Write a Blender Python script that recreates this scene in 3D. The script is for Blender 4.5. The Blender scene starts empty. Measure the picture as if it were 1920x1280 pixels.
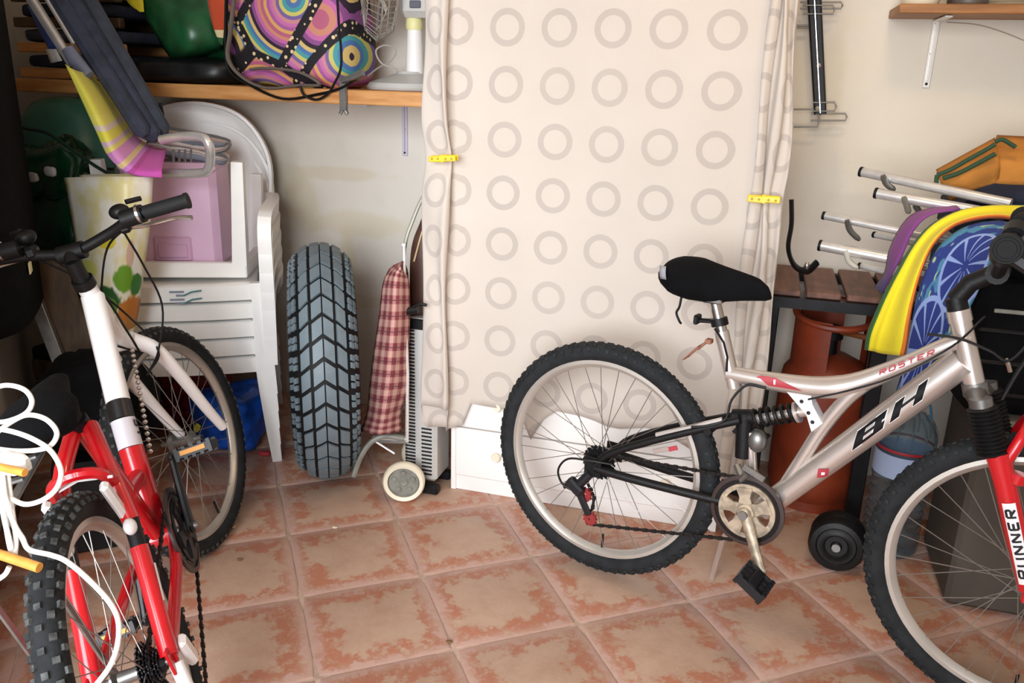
import bpy, math, random
from mathutils import Vector, Matrix, Quaternion
random.seed(7)
sc = bpy.context.scene
col = sc.collection
V = Vector
PI = math.pi

# ------------------------------------------------------------------ camera, world, lights, exposure
CAM = V((0.8922, -2.9951, 1.3387))
CR = V((0.95848, 0.28394, 0.02649)); CU = V((-0.11006, 0.28263, 0.95289)); CF = V((-0.26307, 0.91624, -0.30215))
FPX = 1573.7
cd = bpy.data.cameras.new('camera'); cam = bpy.data.objects.new('camera', cd); col.objects.link(cam)
cd.sensor_width = 36; cd.lens = 36 * FPX / 1920; cd.clip_start = 0.02
cam.matrix_world = Matrix(((CR.x, CU.x, -CF.x, CAM.x), (CR.y, CU.y, -CF.y, CAM.y), (CR.z, CU.z, -CF.z, CAM.z), (0, 0, 0, 1)))
sc.camera = cam
w = bpy.data.worlds.new('sky'); sc.world = w; w.use_nodes = True
bg = w.node_tree.nodes['Background']; bg.inputs[0].default_value = (0.80, 0.88, 1.0, 1); bg.inputs[1].default_value = 0.6
sc.view_settings.view_transform = 'Standard'; sc.view_settings.look = 'None'
sc.cycles.diffuse_bounces = 7; sc.cycles.max_bounces = 12
sc.view_settings.exposure = 0.05; sc.view_settings.gamma = 1; sc.view_settings.use_curve_mapping = False
def area(name, loc, aim, sx, sy, power, rgb):
    l = bpy.data.lights.new(name, 'AREA'); l.shape = 'RECTANGLE'; l.size = sx; l.size_y = sy; l.energy = power; l.color = rgb
    o = bpy.data.objects.new(name, l); col.objects.link(o); o.location = loc
    o.rotation_euler = (V(aim) - V(loc)).to_track_quat('-Z', 'Y').to_euler(); return o
# daylight through the open garage door behind the camera
dl = area('daylight_doorway', (0.12, -4.50, 1.60), (-0.70, -0.7, 0.72), 2.3, 2.2, 84, (0.93, 0.965, 1.0)); dl.data.spread = math.radians(105)
# the room's warm ceiling lamp, out of frame overhead
lp = bpy.data.lights.new('ceiling_bulb', 'AREA'); lp.shape = 'DISK'; lp.size = 0.34; lp.energy = 7.5; lp.color = (1.0, 0.74, 0.44)
lpo = bpy.data.objects.new('ceiling_bulb', lp); col.objects.link(lpo); lpo.location = (1.15, -1.15, 2.40)

# ------------------------------------------------------------------ placing helpers
def ray(px, py): return CR * ((px - 960) / FPX) - CU * ((py - 640) / FPX) + CF
def at(px, py, x=None, y=None, z=None, d=None):
    r = ray(px, py)
    if d is not None: return CAM + r * d
    if z is not None: return CAM + r * ((z - CAM.z) / r.z)
    if y is not None: return CAM + r * ((y - CAM.y) / r.y)
    return CAM + r * ((x - CAM.x) / r.x)

# ------------------------------------------------------------------ materials
def lin(h):
    h = h.lstrip('#'); c = [int(h[i:i+2], 16) / 255 for i in (0, 2, 4)]
    return tuple((v / 12.92 if v <= .04045 else ((v + .055) / 1.055) ** 2.4) for v in c) + (1,)
class NT:
    def __init__(s, name):
        s.m = bpy.data.materials.new(name); s.m.use_nodes = True; s.t = s.m.node_tree; s.n = s.t.nodes; s.l = s.t.links
        s.b = s.n['Principled BSDF']
    def new(s, t, **kw):
        o = s.n.new(t)
        for k, v in kw.items(): setattr(o, k, v)
        return o
    def link(s, a, b): s.l.new(a, b)
    def val(s, sock, v):
        if hasattr(v, 'is_output'): s.link(v, sock)
        else: sock.default_value = v
    def math(s, op, a, b=0.0, c=0.0, clamp=False):
        o = s.new('ShaderNodeMath', operation=op, use_clamp=clamp)
        s.val(o.inputs[0], a); s.val(o.inputs[1], b); s.val(o.inputs[2], c); return o.outputs[0]
    def mix(s, f, a, b, mode='MIX'):
        o = s.new('ShaderNodeMix', data_type='RGBA', blend_type=mode)
        s.val(o.inputs[0], f); s.val(o.inputs[6], a); s.val(o.inputs[7], b); return o.outputs[2]
    def noise(s, scale, detail=3, vec=None, rough=.5):
        o = s.new('ShaderNodeTexNoise'); o.inputs['Scale'].default_value = scale; o.inputs['Detail'].default_value = detail; o.inputs['Roughness'].default_value = rough
        if vec is not None: s.link(vec, o.inputs['Vector'])
        return o.outputs[0]
    def ss(s, x, a, b):
        o = s.new('ShaderNodeMapRange', interpolation_type='SMOOTHSTEP'); s.val(o.inputs[0], x); s.val(o.inputs[1], a); s.val(o.inputs[2], b); return o.outputs[0]
    def co(s, kind='Object'): return s.new('ShaderNodeTexCoord').outputs[kind]
    def xyz(s, v):
        o = s.new('ShaderNodeSeparateXYZ'); s.link(v, o.inputs[0]); return o.outputs
    def bump(s, h, strength=.3, dist=.01):
        o = s.new('ShaderNodeBump'); o.inputs['Strength'].default_value = strength; o.inputs['Distance'].default_value = dist
        s.link(h, o.inputs['Height']); s.link(o.outputs[0], s.b.inputs['Normal'])
    def ramp(s, x, stops, mode='CONSTANT'):
        o = s.new('ShaderNodeValToRGB'); o.color_ramp.interpolation = mode; e = o.color_ramp.elements
        while len(e) < len(stops): e.new(.5)
        for i, (p, c) in enumerate(stops): e[i].position = p; e[i].color = c
        s.link(x, o.inputs[0]); return o.outputs[0]
    def base(s, c): s.val(s.b.inputs['Base Color'], c)
MATS = {}
def mat(name, hexc, rough=.5, metal=0., var=0., vs=8, bump=0., bs=60, coat=0., sheen=0., trans=0., spec=.5):
    """plain paint / plastic / cloth: a colour with slight mottling and fine relief"""
    k = NT(name); c = lin(hexc)
    k.b.inputs['Roughness'].default_value = rough; k.b.inputs['Metallic'].default_value = metal
    k.b.inputs['Coat Weight'].default_value = coat; k.b.inputs['Sheen Weight'].default_value = sheen
    k.b.inputs['Specular IOR Level'].default_value = spec
    if trans: k.b.inputs['Transmission Weight'].default_value = trans
    if var:
        dk = tuple(v * (1 - var) for v in c[:3]) + (1,); lt = tuple(min(1, v * (1 + var * .5)) for v in c[:3]) + (1,)
        k.base(k.mix(k.ss(k.noise(vs, 4, k.co()), .35, .65), dk, lt))
    else: k.base(c)
    if bump: k.bump(k.noise(bs, 3, k.co()), bump, .004)
    MATS[name] = k.m; return k.m

# ------------------------------------------------------------------ mesh helpers
class MB:
    def __init__(s): s.v = []; s.f = []; s.mi = []; s.uv = None; s.cur = 0
    def add(s, vs, fs):
        b = len(s.v); s.v += [V(p) for p in vs]; s.f += [tuple(i + b for i in f) for f in fs]; s.mi += [s.cur] * len(fs)
        return s
    def box(s, c, size, rot=None, bev=0.):
        hx, hy, hz = (d / 2 for d in size); R = rot or Matrix.Identity(3)
        if bev <= 0:
            p = [V(c) + R @ V((x * hx, y * hy, z * hz)) for x in (-1, 1) for y in (-1, 1) for z in (-1, 1)]
            return s.add(p, [(0, 1, 3, 2), (4, 6, 7, 5), (0, 4, 5, 1), (2, 3, 7, 6), (0, 2, 6, 4), (1, 5, 7, 3)])
        b = min(bev, hx * .95, hy * .95, hz * .95); p = []; idx = {}
        for x in (-1, 1):
            for y in (-1, 1):
                for z in (-1, 1):
                    for k in range(3):
                        q = [x * hx, y * hy, z * hz]
                        for j in range(3):
                            if j != k: q[j] -= (x, y, z)[j] * b
                        idx[(x, y, z, k)] = len(p); p.append(V(c) + R @ V(q))
        fs = []
        for k in range(3):
            a, d = [(1, 2), (2, 0), (0, 1)][k]
            for sg in (-1, 1):
                loop = []
                for (i, j) in ((-1, -1), (1, -1), (1, 1), (-1, 1)):
                    t = [0, 0, 0]; t[k] = sg; t[a] = i; t[d] = j; loop.append(idx[(*t, k)])
                fs.append(tuple(loop if sg > 0 else loop[::-1]))
        for k in range(3):
            a, d = [(1, 2), (2, 0), (0, 1)][k]
            for i in (-1, 1):
                for j in (-1, 1):
                    t0 = [0, 0, 0]; t1 = [0, 0, 0]; t0[k] = -1; t1[k] = 1; t0[a] = t1[a] = i; t0[d] = t1[d] = j
                    q = (idx[(*t0, a)], idx[(*t1, a)], idx[(*t1, d)], idx[(*t0, d)]); fs.append(q if i * j > 0 else q[::-1])
        for x in (-1, 1):
            for y in (-1, 1):
                for z in (-1, 1):
                    q = tuple(idx[(x, y, z, k)] for k in range(3)); fs.append(q if x * y * z > 0 else q[::-1])
        return s.add(p, fs)
    def tube(s, pts, r, n=10, caps=True, closed=False, flat=1., up=None):
        pts = [V(p) for p in pts]; m = len(pts); rs = r if isinstance(r, (list, tuple)) else [r] * m
        tg = []
        for i in range(m):
            a = pts[i - 1] if (i > 0 or closed) else pts[i]; b = pts[(i + 1) % m] if (i < m - 1 or closed) else pts[i]
            d = (b - a); tg.append(d.normalized() if d.length > 1e-9 else V((0, 0, 1)))
        ref = V(up) if up else (V((0, 0, 1)) if abs(tg[0].z) < .9 else V((1, 0, 0)))
        nrm = (ref - tg[0] * ref.dot(tg[0])).normalized(); vs = []
        for i in range(m):
            nrm = nrm - tg[i] * nrm.dot(tg[i]); nrm.normalize(); bi = tg[i].cross(nrm)
            for k in range(n):
                t = 2 * PI * (k + (.5 if n == 4 else 0)) / n; vs.append(pts[i] + (nrm * math.cos(t) * flat + bi * math.sin(t)) * (rs[i] * (1.414 if n == 4 else 1)))
        fs = []
        for i in range(m if closed else m - 1):
            j = (i + 1) % m
            for k in range(n):
                l = (k + 1) % n; fs.append((i * n + k, i * n + l, j * n + l, j * n + k))
        if caps and not closed: fs += [tuple(range(n))[::-1], tuple((m - 1) * n + k for k in range(n))]
        return s.add(vs, fs)
    def lathe(s, prof, o=(0, 0, 0), ax=(0, 0, 1), n=24, a0=0., a1=2 * PI, sx=1., close=False):
        ax = V(ax).normalized(); e1 = ax.orthogonal().normalized() if abs(ax.z) < .999 else V((1, 0, 0)); e2 = ax.cross(e1); O = V(o)
        full = abs(a1 - a0 - 2 * PI) < 1e-6; nn = n if full else n + 1; vs = []
        for (r, h) in prof:
            for k in range(nn):
                t = a0 + (a1 - a0) * k / n; vs.append(O + ax * h + (e1 * math.cos(t) * sx + e2 * math.sin(t)) * r)
        fs = []; m = len(prof)
        for i in range(m if close else m - 1):
            j = (i + 1) % m
            for k in range(n):
                l = (k + 1) % nn; fs.append((i * nn + k, i * nn + l, j * nn + l, j * nn + k))
        return s.add(vs, fs)
    def ball(s, c, r, n=12, m=8, R=None):
        r = r if isinstance(r, (tuple, list)) else (r, r, r); vs = []; R = R or Matrix.Identity(3)
        for i in range(m + 1):
            a = -PI / 2 + PI * i / m
            for k in range(n):
                t = 2 * PI * k / n; vs.append(V(c) + R @ V((r[0] * math.cos(a) * math.cos(t), r[1] * math.cos(a) * math.sin(t), r[2] * math.sin(a))))
        return s.add(vs, [(i * n + k, i * n + (k + 1) % n, (i + 1) * n + (k + 1) % n, (i + 1) * n + k) for i in range(m) for k in range(n)])
    def prism(s, poly, d0, d1, to):
        """poly: 2-D outline; to(u, v, d) -> 3-D"""
        n = len(poly); vs = [to(u, v, d0) for u, v in poly] + [to(u, v, d1) for u, v in poly]
        return s.add(vs, [tuple(range(n))[::-1], tuple(range(n, 2 * n))] + [(i, (i + 1) % n, n + (i + 1) % n, n + i) for i in range(n)])
    def grid(s, fn, nu, nv, uv=None, cu=False):
        vs = [fn(i / nu, j / nv) for j in range(nv + 1) for i in range(nu + 1)]; w_ = nu + 1
        s.add(vs, [(j * w_ + i, j * w_ + i + 1, (j + 1) * w_ + i + 1, (j + 1) * w_ + i) for j in range(nv) for i in range(nu)])
        if uv: s.uv = [uv(i / nu, j / nv) for j in range(nv + 1) for i in range(nu + 1)]
        return s
    def build(s, name, m, parent=None, root=None, loc=None, flat=False, ang=.7, solid=0., sub=0):
        """parent: part of (in the root's local space); root given: world vertices are moved into the root's space"""
        off = V((0, 0, 0))
        if root is not None: off = root.location.copy()
        elif parent is None:
            if loc is None:
                xs = [p.x for p in s.v]; ys = [p.y for p in s.v]; zs = [p.z for p in s.v]
                loc = V(((min(xs) + max(xs)) / 2, (min(ys) + max(ys)) / 2, min(zs)))
            off = V(loc)
        me = bpy.data.meshes.new(name); me.from_pydata([tuple(p - off) for p in s.v], [], s.f)
        for mm in (m if isinstance(m, (list, tuple)) else [m]): me.materials.append(mm)
        if isinstance(m, (list, tuple)): me.polygons.foreach_set('material_index', s.mi)
        if s.uv:
            lay = me.uv_layers.new(name='uv')
            for l in me.loops: lay.data[l.index].uv = s.uv[l.vertex_index]
        if not flat:
            me.shade_smooth(); me.set_sharp_from_angle(angle=ang)
        me.validate()
        o = bpy.data.objects.new(name, me); col.objects.link(o)
        if parent is not None: o.parent = parent
        elif root is None: o.location = off
        if solid:
            q = o.modifiers.new('thickness', 'SOLIDIFY'); q.thickness = solid; q.offset = 0
        if sub:
            q = o.modifiers.new('smooth', 'SUBSURF'); q.levels = q.render_levels = sub
        return o
def thing(name, label, cat, loc=(0, 0, 0), group=None, mw=None):
    o = bpy.data.objects.new(name, None); col.objects.link(o); o.empty_display_size = .05
    if mw is not None: o.matrix_world = mw
    else: o.location = loc
    return tag(o, label, cat, group)
def tag(o, label, cat, group=None, kind=None):
    o['label'] = label; o['category'] = cat
    if group: o['group'] = group
    if kind: o['kind'] = kind
    return o
def struct(o): o['kind'] = 'structure'; return o
def dup(o, parent, mw=None):
    c = o.copy(); col.objects.link(c); c.parent = parent
    if mw is not None: c.matrix_local = mw
    return c
def copy_thing(root, label=None):
    r = root.copy(); col.objects.link(r)
    if label: r['label'] = label
    for ch in list(root.children):
        c = ch.copy(); col.objects.link(c); c.parent = r
        for g in ch.children:
            d = g.copy(); col.objects.link(d); d.parent = c
    return r
def cr(pts, n=6, closed=False):
    """Catmull-Rom curve through points"""
    P = [V(p) for p in pts]; m = len(P); out = []
    for i in range(m if closed else m - 1):
        p1, p2 = P[i], P[(i + 1) % m]
        p0 = P[i - 1] if (i > 0 or closed) else p1 * 2 - p2
        p3 = P[(i + 2) % m] if (i + 2 < m or closed) else p2 * 2 - p1
        for k in range(n):
            t = k / n; out.append(.5 * ((2 * p1) + (p2 - p0) * t + (2 * p0 - 5 * p1 + 4 * p2 - p3) * t * t + (3 * p1 - p0 - 3 * p2 + p3) * t ** 3))
    if not closed: out.append(P[-1])
    return out
def lerp(a, b, t): return a + (b - a) * t
def piece(x, tab):
    for (x0, y0), (x1, y1) in zip(tab, tab[1:]):
        if x <= x1: return lerp(y0, y1, max(0, min(1, (x - x0) / (x1 - x0))))
    return tab[-1][1]
def text_mesh(body, size, name, m, parent, mw, extrude=.0006, align='CENTER', shear=0.):
    c = bpy.data.curves.new(name, 'FONT'); c.body = body; c.size = size; c.extrude = extrude; c.align_x = align; c.align_y = 'CENTER'; c.shear = shear; c.resolution_u = 2
    t = bpy.data.objects.new(name + '_curve', c); col.objects.link(t)
    dg = bpy.context.evaluated_depsgraph_get(); me = bpy.data.meshes.new_from_object(t.evaluated_get(dg)); bpy.data.objects.remove(t)
    me.materials.clear(); me.materials.append(m); me.name = name
    o = bpy.data.objects.new(name, me); col.objects.link(o)
    if parent: o.parent = parent
    o.matrix_local = mw; return o
def frame_mw(o, x, y):
    x = V(x).normalized(); z = x.cross(V(y)).normalized(); y = z.cross(x)
    return Matrix(((x.x, y.x, z.x, o[0]), (x.y, y.y, z.y, o[1]), (x.z, y.z, z.z, o[2]), (0, 0, 0, 1)))
# ------------------------------------------------------------------ shared materials
M_white = mat('white_paint', '#F2EEEA', .45, var=.04, vs=5)
M_black = mat('black_plastic', '#0D0D0F', .5, bump=.15, bs=120, spec=.35)
M_blackcloth = mat('black_cloth', '#0B0B0D', .95, var=.3, vs=14, bump=.4, bs=90, spec=.15)
M_rubber = mat('tyre_rubber', '#222426', .8, var=.25, vs=30, bump=.2, bs=150, spec=.3)
M_rim = mat('rim_alloy', '#C9C2B9', .38, .55, var=.08)
M_spoke = mat('spoke_steel', '#8F8983', .4, .6)
M_chrome = mat('polished_steel', '#D6D3D0', .18, .95)
M_steel = mat('grey_steel', '#8D8C8A', .4, .8, var=.2, vs=20)
M_dark = mat('dark_steel', '#1C1C1F', .45, .5, var=.3, vs=20)
M_wood = None
def wood(name, a, b, axis=0, rough=.55, sc_=9):
    k = NT(name); c = k.co(); mp = k.new('ShaderNodeMapping'); k.link(c, mp.inputs[0])
    s_ = [sc_, sc_, sc_]; s_[axis] = sc_ * .12; mp.inputs['Scale'].default_value = s_
    n = k.noise(3.5, 5, mp.outputs[0], .6); f = k.ss(n, .3, .7)
    k.base(k.mix(f, lin(a), lin(b))); k.b.inputs['Roughness'].default_value = rough; k.bump(n, .15, .003); return k.m
M_pine = wood('pine_board', '#B4763C', '#D9A064'); M_brownwood = wood('brown_wood', '#8A5A30', '#B27B45')
M_redwood = wood('red_brown_slats', '#5A3A30', '#7C5546', 1); M_plank = wood('orange_plank', '#7A4526', '#A1602F')
M_darkboard = wood('dark_board', '#3A2A16', '#57412A', 2)

def wall_mat(name, stains_and_warmth):
    k = NT(name); c = k.co(); x = k.xyz(c); n1 = k.noise(1.3, 5, c); n2 = k.noise(7, 4, c)
    col_ = k.mix(k.ss(n1, .3, .75), lin('#E4DED4'), lin('#D8D0C4'))
    col_ = k.mix(k.math('MULTIPLY', k.ss(n2, .5, .8), .3), col_, lin('#C9C2B6'))
    for (sx, sz, rx, rz, hexc, amt) in stains_and_warmth:
        dx = k.math('DIVIDE', k.math('SUBTRACT', x[0], sx), rx); dz = k.math('DIVIDE', k.math('SUBTRACT', x[2], sz), rz)
        d = k.math('ADD', k.math('SQRT', k.math('ADD', k.math('MULTIPLY', dx, dx), k.math('MULTIPLY', dz, dz))), k.math('MULTIPLY', k.math('SUBTRACT', n2, .5), 1.3))
        col_ = k.mix(k.math('MULTIPLY', k.ss(d, 1.1, .55), amt), col_, lin(hexc))
    k.base(col_); k.b.inputs['Roughness'].default_value = .9; k.bump(k.noise(45, 3, c), .25, .004); return k.m
M_wall = wall_mat('plaster', [(-.92, .93, .09, .07, '#CDC4B2', .8), (-.70, .955, .24, .03, '#D2C6AC', .6), (-.60, .76, .24, .06, '#D6CAB0', .6), (-.86, .82, .10, .12, '#D0C3A6', .55), (-.95, 1.0, .10, .10, '#CFC6B4', .5),
    (-.66, .62, .05, .14, '#DACDB0', .7), (-.55, .45, .25, .03, '#D8CCB2', .6), (1.3, 1.25, .5, .35, '#E6D8BC', .35), (1.07, 1.35, .05, .2, '#D8CBB4', .5), (1.05, 1.02, .12, .2, '#CFC9BF', .5)])  # broad cream oval on the right paints in the warm overhead light
M_wall2 = wall_mat('plaster_side', []); M_ceil = mat('ceiling_paint', '#EDE6DA', .9)

# terracotta tiles with a sandy heart, rust mottling and a dusty rim
k = NT('rustic_terracotta'); c = k.co(); x = k.xyz(c); oi = k.new('ShaderNodeObjectInfo')
mp = k.new('ShaderNodeMapping'); k.link(c, mp.inputs[0]); cmb = k.new('ShaderNodeCombineXYZ'); k.link(k.math('MULTIPLY', oi.outputs['Random'], 1.2), cmb.inputs[2]); k.link(cmb.outputs[0], mp.inputs['Location'])
na = k.noise(9, 5, mp.outputs[0], .65); nb = k.noise(26, 5, mp.outputs[0], .7); nc = k.noise(60, 3, mp.outputs[0])
dist = k.math('MAXIMUM', k.math('ABSOLUTE', x[0]), k.math('ABSOLUTE', x[1]))
dn = k.math('ADD', k.math('DIVIDE', dist, .163), k.math('ADD', k.math('MULTIPLY', k.math('SUBTRACT', na, .5), 1.25), k.math('MULTIPLY', k.math('SUBTRACT', nb, .5), .8)))
core = k.mix(k.ss(na, .35, .7), lin('#BE9F8A'), lin('#B3917C'))
col_ = k.mix(k.math('MULTIPLY', k.ss(dn, .56, .72), k.ss(k.math('ADD', nb, k.math('MULTIPLY', na, .35)), .52, .72)), core, lin('#B1755C'))
edge = k.math('MULTIPLY', k.ss(k.math('ADD', k.math('DIVIDE', dist, .163), k.math('MULTIPLY', k.math('SUBTRACT', nb, .5), .9)), .80, .98), .9)
col_ = k.mix(edge, col_, lin('#C2A195'))
col_ = k.mix(k.math('MULTIPLY', k.ss(nc, .6, .75), .25), col_, lin('#CFB8AC'))
k.base(col_); k.val(k.b.inputs['Roughness'], k.math('ADD', k.math('MULTIPLY', nb, .3), .35)); k.bump(nb, .18, .006); M_tile = k.m
M_grout = mat('grout', '#C4A999', .95, var=.2, vs=30)
M_skirt = mat('brown_skirting', '#8A5A44', .5, var=.25, vs=12)

# ------------------------------------------------------------------ room
LW = lambda t: V((-.774 - .64 * t, -1.725 + .768 * t, 0)); LN = V((.768, .64, 0))   # left wall line, its normal into the room
LA, LB = LW(2.246), LW(-.48)
def wall(name, a, b, z0, z1, th, n, m):
    a, b, n = V(a), V(b), V(n); mb = MB(); d = (b - a)
    p = [a, b, b - n * th, a - n * th]
    mb.add([q + V((0, 0, z0)) for q in p] + [q + V((0, 0, z1)) for q in p], [(3, 2, 1, 0), (4, 5, 6, 7), (0, 1, 5, 4), (1, 2, 6, 5), (2, 3, 7, 6), (3, 0, 4, 7)])
    return struct(mb.build(name, m, loc=(0, 0, 0), flat=True))
wall('wall_back', (-2.6, 0, 0), (2.4, 0, 0), 0, 2.5, .12, (0, -1, 0), M_wall)
wall('wall_left', LA, LB, 0, 2.5, .12, LN, M_wall2)
wall('wall_right', (2.3, 0, 0), (2.3, -3.38, 0), 0, 2.5, .12, (-1, 0, 0), M_wall2)
wall('wall_front', (2.42, -3.38, 0), (1.72, -3.38, 0), 0, 2.5, .12, (0, 1, 0), M_wall2)
wall('trim_1', (1.72, -3.38, 0), (-.9, -3.38, 0), 2.28, 2.5, .12, (0, 1, 0), M_wall2)      # lintel over the doorway
mb = MB(); mb.box((0, -1.6, 2.56), (5.2, 3.7, .12)); struct(mb.build('ceiling', M_ceil, flat=True))
mb = MB(); mb.box((0, -1.75, -.0185), (5.2, 4.3, .03)); fl = struct(mb.build('floor', M_grout, loc=(0, 0, 0), flat=True))
ta = math.radians(36.19); ti = V((math.cos(ta), math.sin(ta), 0)); tj = V((math.sin(ta), -math.cos(ta), 0)); T0 = V((-.5505, -.7655, 0))
def tile_mesh(nm, seed):
    r = random.Random(seed); mb = MB(); h = .1643; n = 5; pts = []
    for s_ in range(4):
        for q in range(n):
            a = -h + 2 * h * q / n; e = h - r.random() * .0010; ch = .006 if q == 0 else 0
            p = [(a + ch, -e + ch), (e - ch, a + ch), (-a - ch, e - ch), (-e + ch, -a - ch)][s_]; pts.append(p)
    m = len(pts); vs = [(x_, y_, -.016) for x_, y_ in pts] + [(x_, y_, -.0016) for x_, y_ in pts] + [(x_ * .972, y_ * .972, 0) for x_, y_ in pts]
    mb.add(vs, [tuple(2 * m + q for q in range(m))] + [(l * m + q, l * m + (q + 1) % m, (l + 1) * m + (q + 1) % m, (l + 1) * m + q) for l in (0, 1) for q in range(m)])
    return mb
protos = []
for i in range(-12, 14):
    for j in range(-12, 14):
        cpt = T0 + ti * (.33 * (i + .5)) + tj * (.33 * (j + .5))
        if not (-2.4 < cpt.x < 2.28 and -3.4 < cpt.y < .22): continue
        if (cpt - LW(0)).dot(LN) < -.12: continue
        if len(protos) < 4: o = tile_mesh('tile', len(protos)).build('tile', M_tile, parent=fl, ang=.4); protos.append(o)
        else: o = dup(random.choice(protos), fl)
        o.location = cpt; o.rotation_euler = (random.uniform(-.0015, .0015), random.uniform(-.0015, .0015), ta - PI / 2 * 0)
mb = MB(); a_, b_ = LA + LN * .006, LB + LN * .006
wall('baseboard_left', LA + LN * .012, LB + LN * .012, 0.001, .075, .0118, LN, M_skirt)

# ------------------------------------------------------------------ white wardrobe under the sheet
wd = thing('wardrobe', 'tall white wardrobe with low drawers, hidden behind a ring-patterned sheet', 'wardrobe', (.44, -.3, 0))
mb = MB()
for x_ in (.009, .868): mb.box((x_, -.3, .88), (.018, .58, 1.76), bev=.002)
mb.box((.4385, -.3, 1.75), (.841, .58, .02)); mb.box((.4385, -.02, .88), (.841, .012, 1.72)); mb.box((.4385, -.3, .05), (.841, .56, .016)); mb.box((.4385, -.3, .42), (.841, .56, .016))
mb.build('carcass', M_white, wd, wd, flat=True)
mb = MB(); mb.box((.4385, -.575, .028), (.841, .016, .054)); mb.build('plinth', M_white, wd, wd, flat=True)
for z0, z1 in ((.061, .232), (.237, .408)):
    mb = MB(); mb.box((.4385, -.592, (z0 + z1) / 2), (.838, .018, z1 - z0), bev=.003); d_ = mb.build('drawer', M_white, wd, wd, flat=True)
    for x_ in (.165, .712):
        mb = MB(); mb.lathe([(0, -.022), (.013, -.022), (.016, -.016), (.013, -.008), (.007, -.004), (.007, .002)], (x_, -.601, (z0 + z1) / 2 + .005), (0, 1, 0), 14); mb.build('knob', mat('ivory_knob', '#EADFCB', .4) if 'ivory_knob' not in MATS else MATS['ivory_knob'], d_, wd)
for x_ in (.2285, .6485):
    mb = MB(); mb.box((x_, -.592, 1.085), (.417, .018, 1.34), bev=.003); mb.build('door', M_white, wd, wd, flat=True)

# ring-printed cotton sheet: one cloth, its u coordinate runs along the cloth so the print follows the pleats
k = NT('ring_printed_cotton'); uvn = k.new('ShaderNodeUVMap'); uvn.uv_map = 'uv'; x = k.xyz(uvn.outputs[0]); c = k.co()
fx = k.math('SUBTRACT', k.math('FRACT', k.math('ADD', k.math('DIVIDE', k.math('SUBTRACT', x[0], .171), .1485), 50.5)), .5)
fz = k.math('SUBTRACT', k.math('FRACT', k.math('ADD', k.math('DIVIDE', k.math('SUBTRACT', x[1], 1.465), .152), 50.5)), .5)
fx = k.math('MULTIPLY', fx, .1485); fz = k.math('MULTIPLY', fz, .152)
rr = k.math('SQRT', k.math('ADD', k.math('MULTIPLY', fx, fx), k.math('MULTIPLY', fz, fz)))
ring = k.math('MULTIPLY', k.ss(rr, .0325, .0345), k.ss(rr, .0515, .0495))
cl = k.mix(k.noise(6, 4, c), lin('#D0C6BC'), lin('#C5BAAF'))
wv = k.noise(240, 2, c)
cl = k.mix(k.math('MULTIPLY', ring, k.math('ADD', .26, k.math('MULTIPLY', k.noise(2.6, 2, c), .3))), cl, lin('#978C87'))
k.base(cl); k.b.inputs['Roughness'].default_value = .95; k.b.inputs['Sheen Weight'].default_value = .15; k.bump(wv, .12, .003); M_sheet = k.m
prof = []   # (x, y, u, kind) left to right along the cloth
def seg(pts, n):
    out = cr([(p[0], p[1], p[2]) for p in pts], n); return [(p.x, p.y, p.z) for p in out]
left = seg([(-.012, -.628, -.30), (-.055, -.63, -.26), (-.095, -.636, -.215), (-.100, -.648, -.19), (-.06, -.655, -.15), (-.022, -.658, -.11), (.004, -.668, -.075), (.012, -.655, -.05), (-.006, -.64, -.03), (-.004, -.628, -.01), (.014, -.624, .012), (.05, -.62, .05)], 5)
mid = [(x_ / 100, -.619 - .003 * math.sin(x_ * .11), x_ / 100) for x_ in range(8, 84, 4)]
right = seg([(.845, -.62, .845), (.872, -.628, .872), (.868, -.645, .90), (.885, -.65, .92), (.905, -.636, .94), (.895, -.626, .955), (.915, -.628, .975), (.925, -.65, 1.0), (.945, -.645, 1.025), (.948, -.622, 1.05), (.968, -.618, 1.075), (.985, -.628, 1.10), (.985, -.60, 1.13), (.95, -.585, 1.17)], 5)
P_ = left + mid + right; NU = len(P_) - 1
ZB = [(-.30, .24), (-.22, .235), (-.205, .25), (-.19, .318), (-.045, .322), (-.03, .235), (.03, .24), (.05, .25), (.056, .335), (.14, .33), (.25, .325), (.262, .24), (.29, .232), (.315, .30), (.34, .345), (.46, .335), (.54, .31), (.66, .335), (.74, .30), (.82, .26), (.90, .22), (1.0, .20), (1.17, .20)]
NV = 56
def sheet(i, j):
    x_, y_, u = P_[round(i * NU)]; zb = piece(u, ZB); z = lerp(zb, 1.772, j)
    if u < .05:
        f_ = .76 - .12 * math.exp(-((z - 1.10) / .10) ** 2) - .10 * max(0, min(1, (z - 1.2) / .35))
        lo = max(0, min(1, (1.05 - z) / .8)); x_ = .012 + (x_ - .012) * f_ + .006 * math.sin(z * 9 + u * 25); y_ = -.62 + (y_ + .62) * (1.15 - .6 * math.exp(-((z - 1.10) / .06) ** 2)) - .004 * math.sin(z * 13 + u * 40)
    elif u > .84:
        f_ = .80 - .10 * math.exp(-((z - 1.045) / .10) ** 2) - .30 * max(0, min(1, (z - 1.1) / .5)); x_ = .87 + (x_ - .87) * f_ + .005 * math.sin(z * 11 + u * 30)
        y_ = -.62 + (y_ + .62) * (1.1 - .5 * math.exp(-((z - 1.045) / .06) ** 2)) - .004 * math.sin(z * 9 + u * 33)
    else:
        y_ += -.004 * math.sin(x_ * 7 + z * 3) * (1 - abs(x_ - .44)) - .003 * math.sin(z * 6 + x_ * 11) - .010 * math.exp(-((x_ - .79) / .02) ** 2) * (.4 + .6 * math.sin(z * 2.2)) * (z < 1.3)
    return V((x_, min(y_, -.606), z))
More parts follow.
